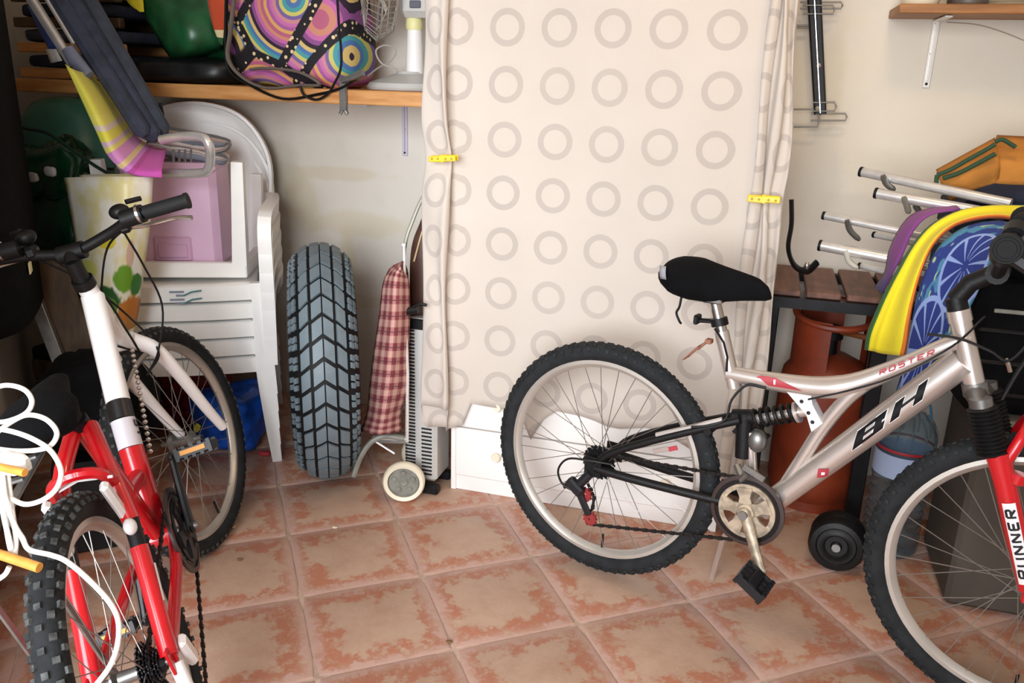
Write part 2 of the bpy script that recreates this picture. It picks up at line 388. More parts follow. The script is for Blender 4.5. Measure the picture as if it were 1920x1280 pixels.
sh = MB(); sh.grid(sheet, NU, NV, uv=lambda i, j: (P_[round(i * NU)][2], lerp(piece(P_[round(i * NU)][2], ZB), 1.772, j)))
b0 = len(sh.v)
row = [sheet(i / NU, 1) for i in range(NU + 1)]   # over the top of the wardrobe
sh.add([V((p.x, p.y + .015, 1.778)) for p in row] + [V((p.x, -.15, 1.774)) for p in row], [])
W1 = NU + 1; top0 = NV * W1
for i in range(NU): sh.f += [(top0 + i, top0 + i + 1, b0 + i + 1, b0 + i), (b0 + i, b0 + i + 1, b0 + W1 + i + 1, b0 + W1 + i)]; sh.mi += [0, 0]
sh.uv += [(P_[i][2], 1.79) for i in range(W1)] + [(P_[i][2], 2.2) for i in range(W1)]
o = sh.build('sheet', M_sheet, ang=1.3, solid=.0012)
tag(o, 'cream cotton sheet printed with grey rings, draped over the tall white wardrobe', 'sheet')
M_yel = mat('yellow_plastic', '#F2CE2A', .35, var=.1, vs=30); M_yeld = mat('yellow_shade', '#B88A12', .5)
def clip(c_, ang_, label):
    t = thing('clip', label, 'clip', c_, 'yellow clips on the sheet'); R = Matrix.Rotation(ang_, 3, 'Y'); c_ = V(c_)
    for yy in (-.014, .010):
        mb = MB()
        for s_ in (-1, 1):
            mb.box(c_ + R @ V((s_ * .0215, yy, .001 * s_)), (.040, .005, .0165), R, .002)
        mb.box(c_ + R @ V((0, yy, 0)), (.012, .006, .021), R, .002); j_ = mb.build('jaw', M_yel, t, t, flat=True)
        mb = MB()
        for xx in (-.03, -.012, .012, .03): mb.lathe([(0, -.0045), (.0035, -.0045), (.0035, 0)], c_ + R @ V((xx, yy, 0)), (0, 1, 0), 8)
        if yy < 0: mb.build('rivet', M_yeld, j_, t)
    mb = MB(); mb.tube([c_ + R @ V((0, -.016, 0)), c_ + R @ V((0, .014, 0))], .004, 8); mb.build('spring', M_steel, t, t)
clip((.004, -.672, 1.104), -.05, 'yellow plastic clip pinching the sheet pleats on the shopping trolley side')
clip((.905, -.668, 1.045), .02, 'yellow plastic clip pinching the sheet pleats above the bicycle saddle')
# ------------------------------------------------------------------ bicycles
M_silver = mat('silver_paint', '#D6CCC5', .3, .7, coat=.3); M_red = mat('red_paint', '#CE1420', .3, coat=.6, var=.06)
M_whitep = mat('white_gloss', '#F4F2F2', .3, coat=.5); M_ink = mat('black_decal', '#120F14', .4); M_redink = mat('red_decal', '#B03A45', .5)
M_chain = mat('chain_black', '#1E1A1A', .5, .5); M_rust = mat('dirty_alloy', '#BFB19C', .45, .6, var=.35, vs=40); M_smoke = mat('smoke_plastic', '#1D1E22', .4, bump=.1, spec=.4)
M_amber = mat('amber_reflector', '#DD951A', .4); M_redref = mat('red_reflector', '#A3222C', .3); M_knob = mat('tread_rubber_lit', '#4A4C4B', .7, var=.6, vs=60, spec=.4)  # tread knobs coloured lighter to stand for grey highlights on the rubber
M_knob2 = mat('tread_rubber_dark', '#2A2C2D', .8, var=.4, vs=60, spec=.3)
def spoke_mesh():
    mb = MB(); mb.tube([(0, 0, 0), (0, 0, 1)], .0011, 5, caps=False); return mb
def wheel(root, c, mw, R, tread, drive=0, spokes=32, seed=0):
    """wheel-local axes: x forward, y axle, z up"""
    mb = MB(); rr = R - .048
    mb.lathe([(rr, -.0125), (rr, .0125), (rr - .012, .0135), (rr - .022, .006), (rr - .0245, 0), (rr - .022, -.006), (rr - .012, -.0135)], ax=(0, 1, 0), n=64, close=True)
    w_ = mb.build('wheel', M_rim, root); w_.matrix_local = mw
    mb = MB(); m = 12; tr = .0245
    mb.lathe([(R - .0285 + tr * 1.05 * math.cos(2 * PI * q / m), tr * math.sin(2 * PI * q / m)) for q in range(m)], ax=(0, 1, 0), n=72, close=True); mb.build('tyre', M_rubber, w_)
    mb = MB(); rows, hgt, wid, ln = tread
    for i in range(rows):
        for q, off in enumerate((-1.2, -.62, 0, .62, 1.2)):
            t = 2 * PI * (i + (.5 if q % 2 else 0)) / rows; a = off; er = R - .0285 + (tr + .001) * math.cos(a)
            cc = V((math.cos(t) * er, (tr + .001) * math.sin(a), math.sin(t) * er)); rad = V((math.cos(t) * math.cos(a), math.sin(a), math.sin(t) * math.cos(a))); tg = V((-math.sin(t), 0, math.cos(t))); sd = tg.cross(rad)
            mb.box(cc, (ln * random.uniform(.9, 1.1), wid, hgt), Matrix((tg, sd, rad)).transposed())
    tdo = mb.build('tread', M_knob if seed else M_knob2, w_, flat=True); tdo['kind'] = 'stuff'
    mb = MB(); mb.lathe([(.004, -.062), (.008, -.062), (.008, -.04), (.024, -.034), (.024, -.030), (.014, -.024), (.012, 0), (.014, .024), (.024, .030), (.024, .034), (.008, .04), (.008, .062), (.004, .062)], ax=(0, 1, 0), n=16); mb.build('hub', M_steel, w_)
    proto = None
    for i in range(spokes):
        side = 1 if i % 2 else -1; t1 = 2 * PI * (i + .5) / spokes; lead = (1 if (i // 2) % 2 else -1) * .95
        a = V((math.cos(t1 + lead) * .022, side * .032, math.sin(t1 + lead) * .022)); b = V((math.cos(t1) * (rr - .022), side * .003, math.sin(t1) * (rr - .022)))
        d = b - a; q = V((0, 0, 1)).rotation_difference(d.normalized()); M = Matrix.Translation(a) @ q.to_matrix().to_4x4() @ Matrix.Diagonal((1, 1, d.length, 1))
        if proto is None: proto = spoke_mesh().build('spoke', M_spoke, w_); proto.matrix_local = M
        else: dup(proto, w_, M)
    mb = MB(); mb.tube([(0.02, 0, -rr + .024), (0.02, 0, -rr + .065)], .0035, 8); mb.build('valve', M_black, w_)
    return w_
def chainring(mb, c, r, holes, v0, v1, n=42):
    pass
def teeth_disc(c, r, th, n, tooth=.004, inner=.0):
    mb = MB(); vs = []
    for q in range(n * 4):
        t = 2 * PI * q / (n * 4); rad = r + (tooth if q % 4 in (0, 1) else 0)
        for v_ in (-th / 2, th / 2): vs.append(V(c) + V((math.cos(t) * rad, v_, math.sin(t) * rad)))
        for v_ in (-th / 2, th / 2): vs.append(V(c) + V((math.cos(t) * inner, v_, math.sin(t) * inner)))
    N = n * 4; fs = []
    for q in range(N):
        a, b = q * 4, ((q + 1) % N) * 4
        fs += [(a, a + 1, b + 1, b), (a + 2, b + 2, b + 3, a + 3), (a, b, b + 2, a + 2), (a + 1, a + 3, b + 3, b + 1)]
    return mb.add(vs, fs)
def pedal_mb(c, R):
    mb = MB(); c = V(c)
    for s_ in (-1, 1):
        mb.box(c + R @ V((s_ * .034, 0, 0)), (.010, .085, .022), R, .002)
        mb.box(c + R @ V((0, s_ * .038, 0)), (.072, .010, .022), R, .002)
        for q in range(5): mb.box(c + R @ V((s_ * .034, -.036 + q * .018, .012)), (.010, .008, .006), R); mb.box(c + R @ V((s_ * .034, -.036 + q * .018, -.012)), (.010, .008, .006), R)
    mb.box(c, (.030, .085, .024), R, .006)
    for q in range(3): mb.box(c + R @ V((0, -.02 + q * .02, 0)), (.07, .004, .012), R)
    return mb
def crankset(root, bb, r_ring, end, v_ring, ring_m, arm_m, ped_rot, pedal_v, bash=True, refl=False):
    bb = V((bb[0], 0, bb[1])); e = V((end[0], 0, end[1])); dirv = (e - bb)
    mb = MB(); mb.tube([bb + V((0, .06, 0)), bb + V((0, -.085, 0))], .011, 12); ck = mb.build('crankset', M_steel, root)
    mb = teeth_disc(bb + V((0, v_ring, 0)), r_ring * .93, .003, 40, .005, r_ring * .80); mb.build('chainring', ring_m, ck, flat=True)
    mb = MB()   # guard ring, spider with five openings
    mb.lathe([(r_ring * .80, v_ring - .007), (r_ring * .80, v_ring - .003), (r_ring * .66, v_ring - .003), (r_ring * .66, v_ring - .007)], (bb.x, 0, bb.z), (0, 1, 0), 40, close=True)
    for q in range(5):
        t = 2 * PI * q / 5 + .5; d = V((math.cos(t), 0, math.sin(t))); s_ = V((-d.z, 0, d.x))
        def to(u, v_, dd, d=d, s_=s_): return bb + d * u + s_ * v_ + V((0, v_ring + dd, 0))
        mb.prism([(.006, -.020), (r_ring * .42, -.013), (r_ring * .70, -.020), (r_ring * .70, .020), (r_ring * .42, .013), (.006, .020)], -.012, -.004, to)
    mb.lathe([(0, v_ring - .018), (.02, v_ring - .016), (.024, v_ring - .004), (.0, v_ring - .002)], (bb.x, 0, bb.z), (0, 1, 0), 20); mb.build('spider', arm_m, ck)
    if bash:
        mb = MB(); mb.lathe([(r_ring * 1.04, v_ring - .004), (r_ring * 1.04, v_ring + .002), (r_ring * .93, v_ring + .003), (r_ring * .93, v_ring - .005)], (bb.x, 0, bb.z), (0, 1, 0), 44, close=True); mb.build('chain_guard', mat('guard_plastic', '#3A2D2A', .4) if 'guard_plastic' not in MATS else MATS['guard_plastic'], ck)
    for sgn in (1, -1):
        v0 = (v_ring - .02) if sgn > 0 else .055; v1 = pedal_v * (1 if sgn > 0 else -1); ee = bb + dirv * sgn; va = -(abs(v1) - .055) if sgn > 0 else abs(v1) - .055
        mb = MB(); mb.tube(cr([bb + V((0, v0, 0)), bb + dirv * (.5 * sgn) + V((0, lerp(v0, va, .5), 0)), ee + V((0, va, 0))], 4), [.015, .0145, .014, .0135, .013, .013, .0125, .012, .0125][:9], 10, flat=.75, up=(0, 1, 0)); mb.ball(bb + V((0, v0 - .004 * sgn, 0)), (.016, .008, .016)); mb.ball(ee + V((0, va, 0)), (.014, .009, .014))
        mb.build('crank_arm', arm_m, ck)
        mb = MB(); mb.ball(bb + V((0, v0 - .012 * sgn, 0)), (.0075, .004, .0075)); mb.build('crank_bolt', M_chrome, ck)
        R = Matrix.Rotation(ped_rot, 3, 'Y'); pm = pedal_mb(ee + V((0, v1, 0)), R)
        if refl:
            pm.cur = 1; pm.box(ee + V((0, v1, 0)) + R @ V((-.0405, 0, .001)), (.004, .055, .010), R)
            pm.cur = 2
        pm.cur = 2; pm.tube([ee + V((0, va, 0)), ee + V((0, v1, 0))], .005, 8); pm.build('pedal', [M_smoke, M_amber, M_steel], ck, flat=True)
    return ck
def chain(root, bb, r_ring, v_ring, cog_r, v_cog, jock, name='chain'):
    """links along the top run, round the cog, through the jockey wheels and back"""
    b = V((bb[0], 0, bb[1])); pts = []
    for q in range(9): t = PI / 2 - PI * q / 8; pts.append(b + V((math.cos(t) * r_ring, v_ring, math.sin(t) * r_ring)))
    for j in jock: pts.append(V((j[0], j[1], j[2])))
    for q in range(5): t = -PI / 2 - PI * q / 4 * .95; pts.append(V((math.cos(t) * cog_r, v_cog, .335 + math.sin(t) * cog_r)))
    pts.append(pts[0]); L = [0]
    for a, c in zip(pts, pts[1:]): L.append(L[-1] + (c - a).length)
    mb = MB(); s_ = 0; i = 0; q = 0
    while s_ < L[-1]:
        while i < len(L) - 2 and L[i + 1] < s_: i += 1
        a, c = pts[i], pts[i + 1]; d = (c - a).normalized(); p = a + d * (s_ - L[i]); up = V((0, 1, 0)); up = (up - d * up.dot(d)).normalized(); sd = d.cross(up)
        mb.box(p, (.0118, .007 if q % 2 else .0045, .0085 if q % 2 else .0065), Matrix((d, up, sd)).transposed()); s_ += .0127; q += 1
    return mb.build(name, M_chain, root, flat=True)
def cassette(root, m):
    mb = MB(); k_ = None
    for q in range(7): k_ = teeth_disc((0, -.022 - .0042 * q, .335), .046 - .0042 * q, .0025, 24 - q, .0035, .01); mb.v_off = 0; b_ = len(mb.v); mb.v += k_.v; mb.f += [tuple(i + b_ for i in f) for f in k_.f]; mb.mi += k_.mi
    mb.lathe([(.0, -.056), (.014, -.056), (.016, -.05), (.016, -.02)], (0, 0, .335), (0, 1, 0), 18)
    return mb.build('cassette', m, root, flat=True)
def patch(mb, p0, p1, r, quads, lift=.0008, nn=5):
    """decals wrapped on a tube: quads in (along, around) metres, on the drive side"""
    p0, p1 = V((p0[0], 0, p0[1])), V((p1[0], 0, p1[1])); d = (p1 - p0).normalized(); N = V((-d.z, 0, d.x)); Y = V((0, -1, 0))
    for q in quads:
        a, b, c, e = [V((*p, 0)) for p in q]
        def fn(i, j):
            s_ = (a * (1 - i) + b * i) * (1 - j) + (e * (1 - i) + c * i) * j; t = s_.y / r
            return p0 + d * s_.x + (Y * math.cos(t) + N * math.sin(t)) * (r + lift)
        mb.grid(fn, nn, nn)
    return mb
STROKES = {'R': [((0, 0), (0, 1)), ((0, 1), (.6, 1)), ((.6, 1), (.6, .5)), ((.6, .5), (0, .5)), ((.2, .5), (.6, 0))], 'O': [((0, 0), (0, 1)), ((0, 1), (.6, 1)), ((.6, 1), (.6, 0)), ((.6, 0), (0, 0))],
    'U': [((0, 1), (0, 0)), ((0, 0), (.6, 0)), ((.6, 0), (.6, 1))], 'N': [((0, 0), (0, 1)), ((0, 1), (.6, 0)), ((.6, 0), (.6, 1))], 'E': [((.6, 1), (0, 1)), ((0, 1), (0, 0)), ((0, 0), (.6, 0)), ((0, .5), (.5, .5))],
    'S': [((.6, 1), (0, 1)), ((0, 1), (0, .5)), ((0, .5), (.6, .5)), ((.6, .5), (.6, 0)), ((.6, 0), (0, 0))], 'T': [((0, 1), (.6, 1)), ((.3, 1), (.3, 0))], 'K': [((0, 0), (0, 1)), ((0, .45), (.6, 1)), ((.15, .55), (.6, 0))], 'I': [((.3, 0), (.3, 1))], 'Y': [((0, 1), (.3, .5)), ((.6, 1), (.3, .5)), ((.3, .5), (.3, 0))]}
def letters(word, s0, t0, h, wd_, th, slant=.0):
    """block lettering as quads (along, around)"""
    out = []
    for i, ch in enumerate(word):
        for (a, b) in STROKES.get(ch, []):
            A = V((s0 + (i * 1.0 + a[0]) * wd_ + slant * a[1] * h, t0 + a[1] * h)); B = V((s0 + (i * 1.0 + b[0]) * wd_ + slant * b[1] * h, t0 + b[1] * h))
            d = (B - A).normalized(); n = V((-d.y, d.x)) * th / 2; out.append((A - n, B - n, B + n, A + n))
    return out
def bike_root(name, label, hub, yaw, lean):
    a, l = math.radians(yaw), math.radians(lean); U = V((math.cos(a), math.sin(a), 0)); lat = V((-math.sin(a), math.cos(a), 0)); Z = V((0, 0, 1))
    W = Z * math.cos(l) + lat * math.sin(l); Y = lat * math.cos(l) - Z * math.sin(l)
    return thing(name, label, 'bicycle', mw=Matrix(((U.x, Y.x, W.x, hub[0]), (U.y, Y.y, W.y, hub[1]), (U.z, Y.z, W.z, 0), (0, 0, 0, 1))))
P3 = lambda L, v=0: [V((p[0], v if len(p) < 3 else p[2], p[1])) for p in L]   # (u, w[, v]) -> local
def saddle(root, top, bot, hw, label=None, sh=0):
    mb = MB(); us = [p[0] for p in hw]
    mb.grid(lambda i, j: (lambda u: V((u, piece(u, hw) * math.sin(2 * PI * j) * (1 if math.cos(2 * PI * j) > 0 else .9), (piece(u, top) + piece(u, bot)) / 2 + (piece(u, top) - piece(u, bot)) / 2 * (abs(math.cos(2 * PI * j)) ** .75) * (1 if math.cos(2 * PI * j) >= 0 else -1) - sh * (piece(u, hw) * math.sin(2 * PI * j)) ** 2)))(us[0] + (us[-1] - us[0]) * (.5 - .5 * math.cos(PI * i))), 22, 20)
    return mb.build('saddle', M_blackcloth, root, ang=1.5)

# ---- silver full-suspension bicycle by the wardrobe
B = bike_root('mountain_bike', 'silver full-suspension mountain bike with a red fork, parked by the sheet-covered wardrobe', (.555, -.905), -16.5, 2)
wheel(B, None, Matrix.Translation((0, 0, .335)), .335, (72, .004, .0085, .009)); wheel(B, None, Matrix.Translation((1.02, 0, .335)), .335, (72, .004, .0085, .009))
mb = MB()
mb.tube(P3([(.290, .757), (.338, .622)]), .0175, 14)
mb.tube(cr(P3([(.318, .655), (.43, .658), (.54, .668), (.61, .693), (.69, .747), (.765, .806), (.82, .845)]), 4), [lerp(.019, .027, min(1, i / 9)) if i < 10 else lerp(.027, .0175, min(1, (i - 10) / 8)) for i in range(25)], 14)
mb.tube(cr(P3([(.635, .70), (.60, .655), (.56, .58), (.52, .478), (.475, .365), (.44, .325)]), 4), .0165, 12)
mb.tube(P3([(.815, .79), (.72, .67), (.445, .325)]), [.033, .033, .0285], 18)
mb.tube(P3([(.796, .872), (.848, .733)]), .0215, 16)
mb.tube([V((.421, -.036, .333)), V((.421, .036, .333))], .024, 16)
fr = mb.build('frame', M_silver, B)
mb = MB()
mb.prism([(.463, .65), (.524, .648), (.530, .628), (.558, .588), (.537, .562), (.520, .600)], -.018, .018, lambda u, v_, d: V((u, d, v_))); mb.build('shock_bracket', M_whitep, fr, flat=True)
mb = MB()
for p in ((.505, .63), (.524, .606), (.536, .586)): mb.lathe([(0, -.0186), (.0048, -.0186), (.0048, -.017)], (p[0], 0, p[1]), (0, 1, 0), 10)
mb.build('bolt_hole', M_ink, fr)
D0, D1 = (.445, .325), (.815, .79)
mb = MB(); Q = []
def slant(a, b, t0, t1, k_=1.55): return [(a + k_ * t0, t0), (b + k_ * t0, t0), (b + k_ * t1, t1), (a + k_ * t1, t1)]
for (a, b, t0, t1) in ((.305, .333, -.010, .016), (.333, .378, -.010, -.0045), (.333, .383, .0005, .0055), (.333, .378, .0105, .016), (.362, .393, -.010, .0015), (.360, .390, .0045, .016), (.412, .438, -.010, .016), (.438, .478, .0005, .0055), (.474, .500, -.010, .016)): Q.append(slant(a, b, t0, t1))
patch(mb, D0, D1, .0325, Q, .0018); dec_ = mb.build('decal', M_ink, fr)
patch(mb, D0, D1, .0325, Q, .0018); mb.build('decal', M_ink, fr)
mb = MB()
def grow(q, e=.0028):
    c_ = sum((V((*p, 0)) for p in q), V()) / 4; return [tuple((V((*p, 0)) + (V((*p, 0)) - c_).normalized() * e).xy) for p in q]
patch(mb, D0, D1, .0325, [grow(q) for q in Q], .0008); mb.build('decal', M_whitep, fr)
mb = MB(); patch(mb, (.39, .660), (.54, .668), .0255, [[(.015, .006), (.05, .013), (.115, -.009), (.035, -.009)], [(.005, .007), (.015, .013), (.05, .013), (.015, .006)]], .0006); mb.build('decal', M_redink, fr); mb = MB(); patch(mb, D0, D1, .030, [[(.180, -.012), (.199, -.026), (.218, -.012), (.199, .002)]], .003); mb.build('decal', M_redink, fr); mb = MB()
patch(mb, (.61, .700), (.80, .832), .0215, letters('ROSTER', .06, -.005, .009, .021, .0026, .6), .0012); mb.build('decal', M_redink, fr)
mb = MB(); patch(mb, (.39, .660), (.54, .668), .0255, [[(.048, -.003), (.052, -.003), (.052, .008), (.047, .008)]], .002); mb.build('decal', M_whitep, fr); mb = MB(); patch(mb, D0, D1, .030, [[(.193, -.012), (.199, -.0165), (.205, -.012), (.199, -.0075)]], .0042); mb.build('decal', M_whitep, fr)
# suspension arm, link, spring unit
mb = MB()
for s_ in (-1, 1):
    mb.tube(cr(P3([(.01, .345, s_ * .062), (.055, .392, s_ * .060), (.20, .472, s_ * .05), (.37, .553, s_ * .028)]), 4), .0105, 10)
    mb.tube(cr(P3([(.01, .335, s_ * .062), (.09, .333, s_ * .060), (.25, .333, s_ * .048), (.385, .335, s_ * .036)]), 4), .0115, 10)
    mb.box((.004, s_ * .066, .338), (.05, .006, .055), None, .002)
mb.tube(P3([(.30, .51, -.048), (.30, .51, .048)]), .010, 10)
mb.tube(P3([(.372, .565, 0), (.382, .45, 0)]), .021, 12); mb.tube(P3([(.345, .548, 0), (.40, .56, 0)]), .019, 12)
arm = mb.build('suspension_arm', M_black, B)
mb = MB(); mb.tube(P3([(.17, .468, -.052), (.33, .545, -.034)]), .0075, 8); mb.box((.19, -.064, .437), (.045, .003, .012), Matrix.Rotation(-.45, 3, 'Y'), .001); mb.build('arm_trim', M_silver, arm)
mb = MB(); mb.box((.22, -.060, .448), (.026, .003, .012), Matrix.Rotation(-.45, 3, 'Y'), .001); mb.build('decal', M_redink, arm)
mb = MB(); mb.tube(P3([(.392, .52), (.400, .47), (.418, .37)]), .0125, 12); mb.build('seat_tube', M_silver, B)
mb = MB(); mb.tube(P3([(.385, .55), (.51, .602)]), .010, 12); mb.tube(P3([(.492, .594), (.498, .597)]), .026, 16); mb.tube(P3([(.50, .598), (.52, .606)]), .014, 12); sk = mb.build('shock_absorber', M_silver, B)
mb = MB(); a_, b_ = V((.395, 0, .554)), V((.492, 0, .595)); d_ = (b_ - a_); e2 = V((-d_.z, 0, d_.x)).normalized()
mb.tube([a_ + d_ * (q / 84) + V((0, 1, 0)) * math.cos(q * .4488) * .021 + e2 * math.sin(q * .4488) * .021 for q in range(85)], .0045, 7); mb.build('coil_spring', M_black, sk)
mb = MB(); mb.ball((.41, .0, .50), (.026, .02, .03)); mb.tube(P3([(.375, .43, -.02), (.40, .41, -.045), (.41, .43, -.05)]), .010, 8); mb.box((.425, -.048, .435), (.06, .008, .016), Matrix.Rotation(.35, 3, 'Y'), .002); mb.build('front_derailleur', M_steel, B)
crankset(B, (.421, .333), .088, (.483, .203), -.045, M_chain, M_rust, .55, -.135)
cassette(B, M_dark)
mb = MB(); mb.tube(P3([(.0, .32, -.07), (-.025, .285, -.075), (-.045, .268, -.075)]), .013, 10); mb.box((-.038, -.078, .272), (.055, .028, .03), Matrix.Rotation(.6, 3, 'Y'), .006); mb.box((-.015, -.075, .235), (.02, .012, .085), Matrix.Rotation(-.55, 3, 'Y'), .004); mb.tube(P3([(-.05, .27, -.07), (-.075, .262, -.075)]), .008, 8)
dr = mb.build('derailleur', M_smoke, B)
for (u, w_) in ((-.012, .252), (.008, .186)):
    mb = teeth_disc((u, -.066, w_), .017, .008, 11, .004, .004); mb.build('jockey_wheel', mat('red_plastic_dirty', '#8B2A2A', .5) if 'red_plastic_dirty' not in MATS else MATS['red_plastic_dirty'], dr, flat=True)
chain(B, (.421, .333), .083, -.045, .030, -.036, [(.03, -.06, .170), (.002, -.064, .167), (-.008, -.064, .19), (.012, -.064, .215), (.012, -.06, .25), (-.02, -.055, .29)])
mb = MB(); mb.tube(cr(P3([(.42, .645, -.02), (.375, .642, -.022), (.345, .60, -.03), (.338, .55, -.04), (.30, .527, -.05), (.26, .515, -.055)]), 5), .0032, 7); mb.build('cable', M_black, B); mb = MB(); mb.tube(cr(P3([(.06, .36, -.064), (.0, .362, -.085), (-.06, .352, -.09), (-.088, .312, -.09), (-.075, .272, -.085), (-.04, .258, -.08)]), 5), .003, 7); mb.build('cable', M_black, B); mb = MB(); mb.tube(cr(P3([(.52, .640, -.024), (.62, .69, -.026), (.70, .74, -.025), (.79, .82, -.02), (.84, .90, -.05)]), 5), .0022, 6); mb.build('cable', M_black, B); mb = MB(); mb.tube(cr(P3([(.74, .838, -.02), (.80, .842, -.03), (.86, .83, -.04), (.90, .82, -.05), (.93, .90, -.06), (.90, 1.0, -.10)]), 5), .003, 6); mb.build('cable', M_black, B)
# saddle, post, clamp, loose reflector
saddle(B, [(.122, .886), (.143, .914), (.164, .925), (.216, .929), (.263, .919), (.318, .909), (.363, .900), (.389, .882), (.400, .860)], [(.122, .868), (.132, .853), (.161, .831), (.2, .823), (.257, .823), (.334, .840), (.39, .849), (.400, .855)], [(.122, .0), (.128, .045), (.15, .070), (.19, .074), (.23, .06), (.28, .036), (.33, .026), (.38, .018), (.394, .011), (.400, 0)])
mb = MB(); mb.grid(lambda i, j: V((.144 + .016 * i + .004 * j, -.0735 - .0035 * math.sin(PI * j), .909 - .032 * j)), 2, 4); mb.build('logo_patch', mat('grey_print', '#8F8F92', .6), B, solid=.001)
mb = MB(); mb.tube(P3([(.254, .86), (.296, .742)]), .0138, 14); mb.box((.262, 0, .835), (.05, .04, .022), None, .004); sp_ = mb.build('seat_post', M_chrome, B)
mb = MB(); mb.tube(P3([(.285, .770), (.279, .788)]), .021, 14); mb.box((.25, 0, .776), (.055, .016, .010), Matrix.Rotation(-.12, 3, 'Y'), .003); mb.box((.226, 0, .776), (.012, .03, .024), None, .003); mb.tube(P3([(.278, .765, -.018), (.305, .735, -.02), (.318, .70, -.019), (.32, .665, -.02)]), .003, 6); mb.build('post_clamp', M_black, sp_)
mb = MB(); mb.tube(cr(P3([(.19, .83, -.03), (.188, .806, -.032), (.182, .79, -.032), (.192, .772, -.034), (.196, .765, -.03)]), 4), .0032, 6); mb.build('strap', M_black, sp_)
mb = MB(); mb.box((.262, 0, .726), (.016, .02, .012), None, .002); mb.tube(P3([(.255, .722), (.235, .70)]), .0035, 6); mb.tube(P3([(.242, .712, -.022), (.208, .672, -.022), (.208, .672, .022), (.242, .712, .022)]), .0018, 6, closed=True); mb.build('reflector_bracket', mat('rust_wire', '#9C6A55', .6, .3), sp_)
# fork, bars
mb = MB()
for s_ in (-1, 1):
    fo = -.012 * s_; mb.tube(P3([(.905 + fo * .6, .628, s_ * .066), (.926 + fo * .8, .57, s_ * .066), (1.006 + fo, .352, s_ * .066)]), [.024, .0215, .019], 14); mb.box((1.012 + fo, s_ * .066, .338), (.030, .012, .04), None, .004)
    mb.tube(P3([(.955, .575, s_ * .066), (.958, .595, s_ * .066)]), .016, 10)
mb.tube(cr(P3([(.925, .60, -.07), (.945, .66, -.06), (.955, .69, -.03), (.957, .697, 0), (.955, .69, .03), (.945, .66, .06), (.925, .60, .07)]), 4), .012, 10)
fk = mb.build('fork', M_red, B)
mb = MB()
for s_ in (-1, 1): mb.tube([P3([(lerp(.868, .905, q / 24), lerp(.718, .622, q / 24), s_ * .064)])[0] for q in range(25)], [.031 if q % 2 else .026 for q in range(25)], 14)
mb.build('fork_boot', M_black, fk)
mb = MB()
for s_ in (-1, 1): mb.tube(P3([(.848, .728, 0), (.858, .722, s_ * .035), (.866, .716, s_ * .066)]), [.024, .02, .021], 10); mb.tube(P3([(.862, .735, s_ * .066), (.870, .71, s_ * .066)]), .022, 12)
mb.tube(P3([(.843, .748), (.852, .722)]), .026, 14); mb.build('fork_crown', M_steel, fk)
mb = MB(); F0, F1 = (1.018, .352), (.929, .592)
F = MB(); patch(F, F0, F1, .0225, [[(.02, -.012), (.195, -.012), (.195, .013), (.02, .013)]], .0006); F.v = [p + V((0, -.066, 0)) for p in F.v]; F.build('decal', M_whitep, fk)
F = MB(); patch(F, F0, F1, .0225, letters('RUNNER', .035, -.008, .016, .026, .0045), .0016, 2); F.v = [p + V((0, -.066, 0)) for p in F.v]; F.build('decal', M_ink, fk)
mb = MB(); mb.tube(P3([(.796, .872), (.787, .896)]), .024, 14); mb.build('headset', M_silver, B)
mb = MB(); mb.tube(P3([(.788, .893), (.778, .92)]), .021, 14); mb.tube(P3([(.778, .915), (.80, .955), (.845, .985)]), .019, 12); mb.tube(P3([(.845, .985, -.03), (.845, .985, .03)]), .022, 12)
mb.tube(cr(P3([(.862, 1.07, -.29), (.858, 1.06, -.19), (.850, 1.005, -.09), (.845, .985, 0), (.850, 1.005, .09), (.858, 1.06, .19), (.862, 1.07, .29)]), 5), .013, 10); hb = mb.build('handlebar', M_black, B)
for s_ in (-1, 1):
    mb = MB(); mb.tube(P3([(.860, 1.067, s_ * .19), (.862, 1.07, s_ * .30)]), .0175, 14)
    for q in range(8): mb.tube(P3([(.860, 1.067, s_ * (.20 + .012 * q)), (.860, 1.067, s_ * (.206 + .012 * q))]), .0185, 14)
    mb.tube(P3([(.862, 1.07, s_ * .298), (.862, 1.07, s_ * .312)]), [.027, .025], 18); mb.lathe([(.0, -s_ * .0), (.015, 0), (.018, s_ * -.003), (.021, 0)], (.862, s_ * .313, 1.07), (0, 1, 0), 18); mb.build('grip', mat('grip_rubber', '#161617', .7, bump=.3, spec=.3) if 'grip_rubber' not in MATS else MATS['grip_rubber'], hb)
    mb = MB(); mb.tube(P3([(.855, 1.04, s_ * .155), (.857, 1.055, s_ * .185)]), .026, 12); mb.box((.885, s_ * .17, 1.035), (.05, .05, .03), Matrix.Rotation(.5, 3, 'Y'), .008); mb.tube(cr(P3([(.885, 1.04, s_ * .14), (.915, 1.03, s_ * .17), (.925, 1.025, s_ * .25), (.92, 1.02, s_ * .30)]), 4), .007, 8); mb.build('brake_lever', M_smoke, hb)
    mb = MB(); mb.tube(cr(P3([(.90, 1.03, s_ * .13), (.955, 1.0, s_ * .06), (.965, .93, 0), (.92, .80, -s_ * .02), (.90, .73, -s_ * .03)]), 5), .003, 6); mb.build('brake_cable', M_black, hb)
mb = MB(); mb.tube(P3([(.395, .30, .05), (.33, .16, .10), (.30, .008, .14)]), .008, 8); mb.build('kickstand', M_silver, B)

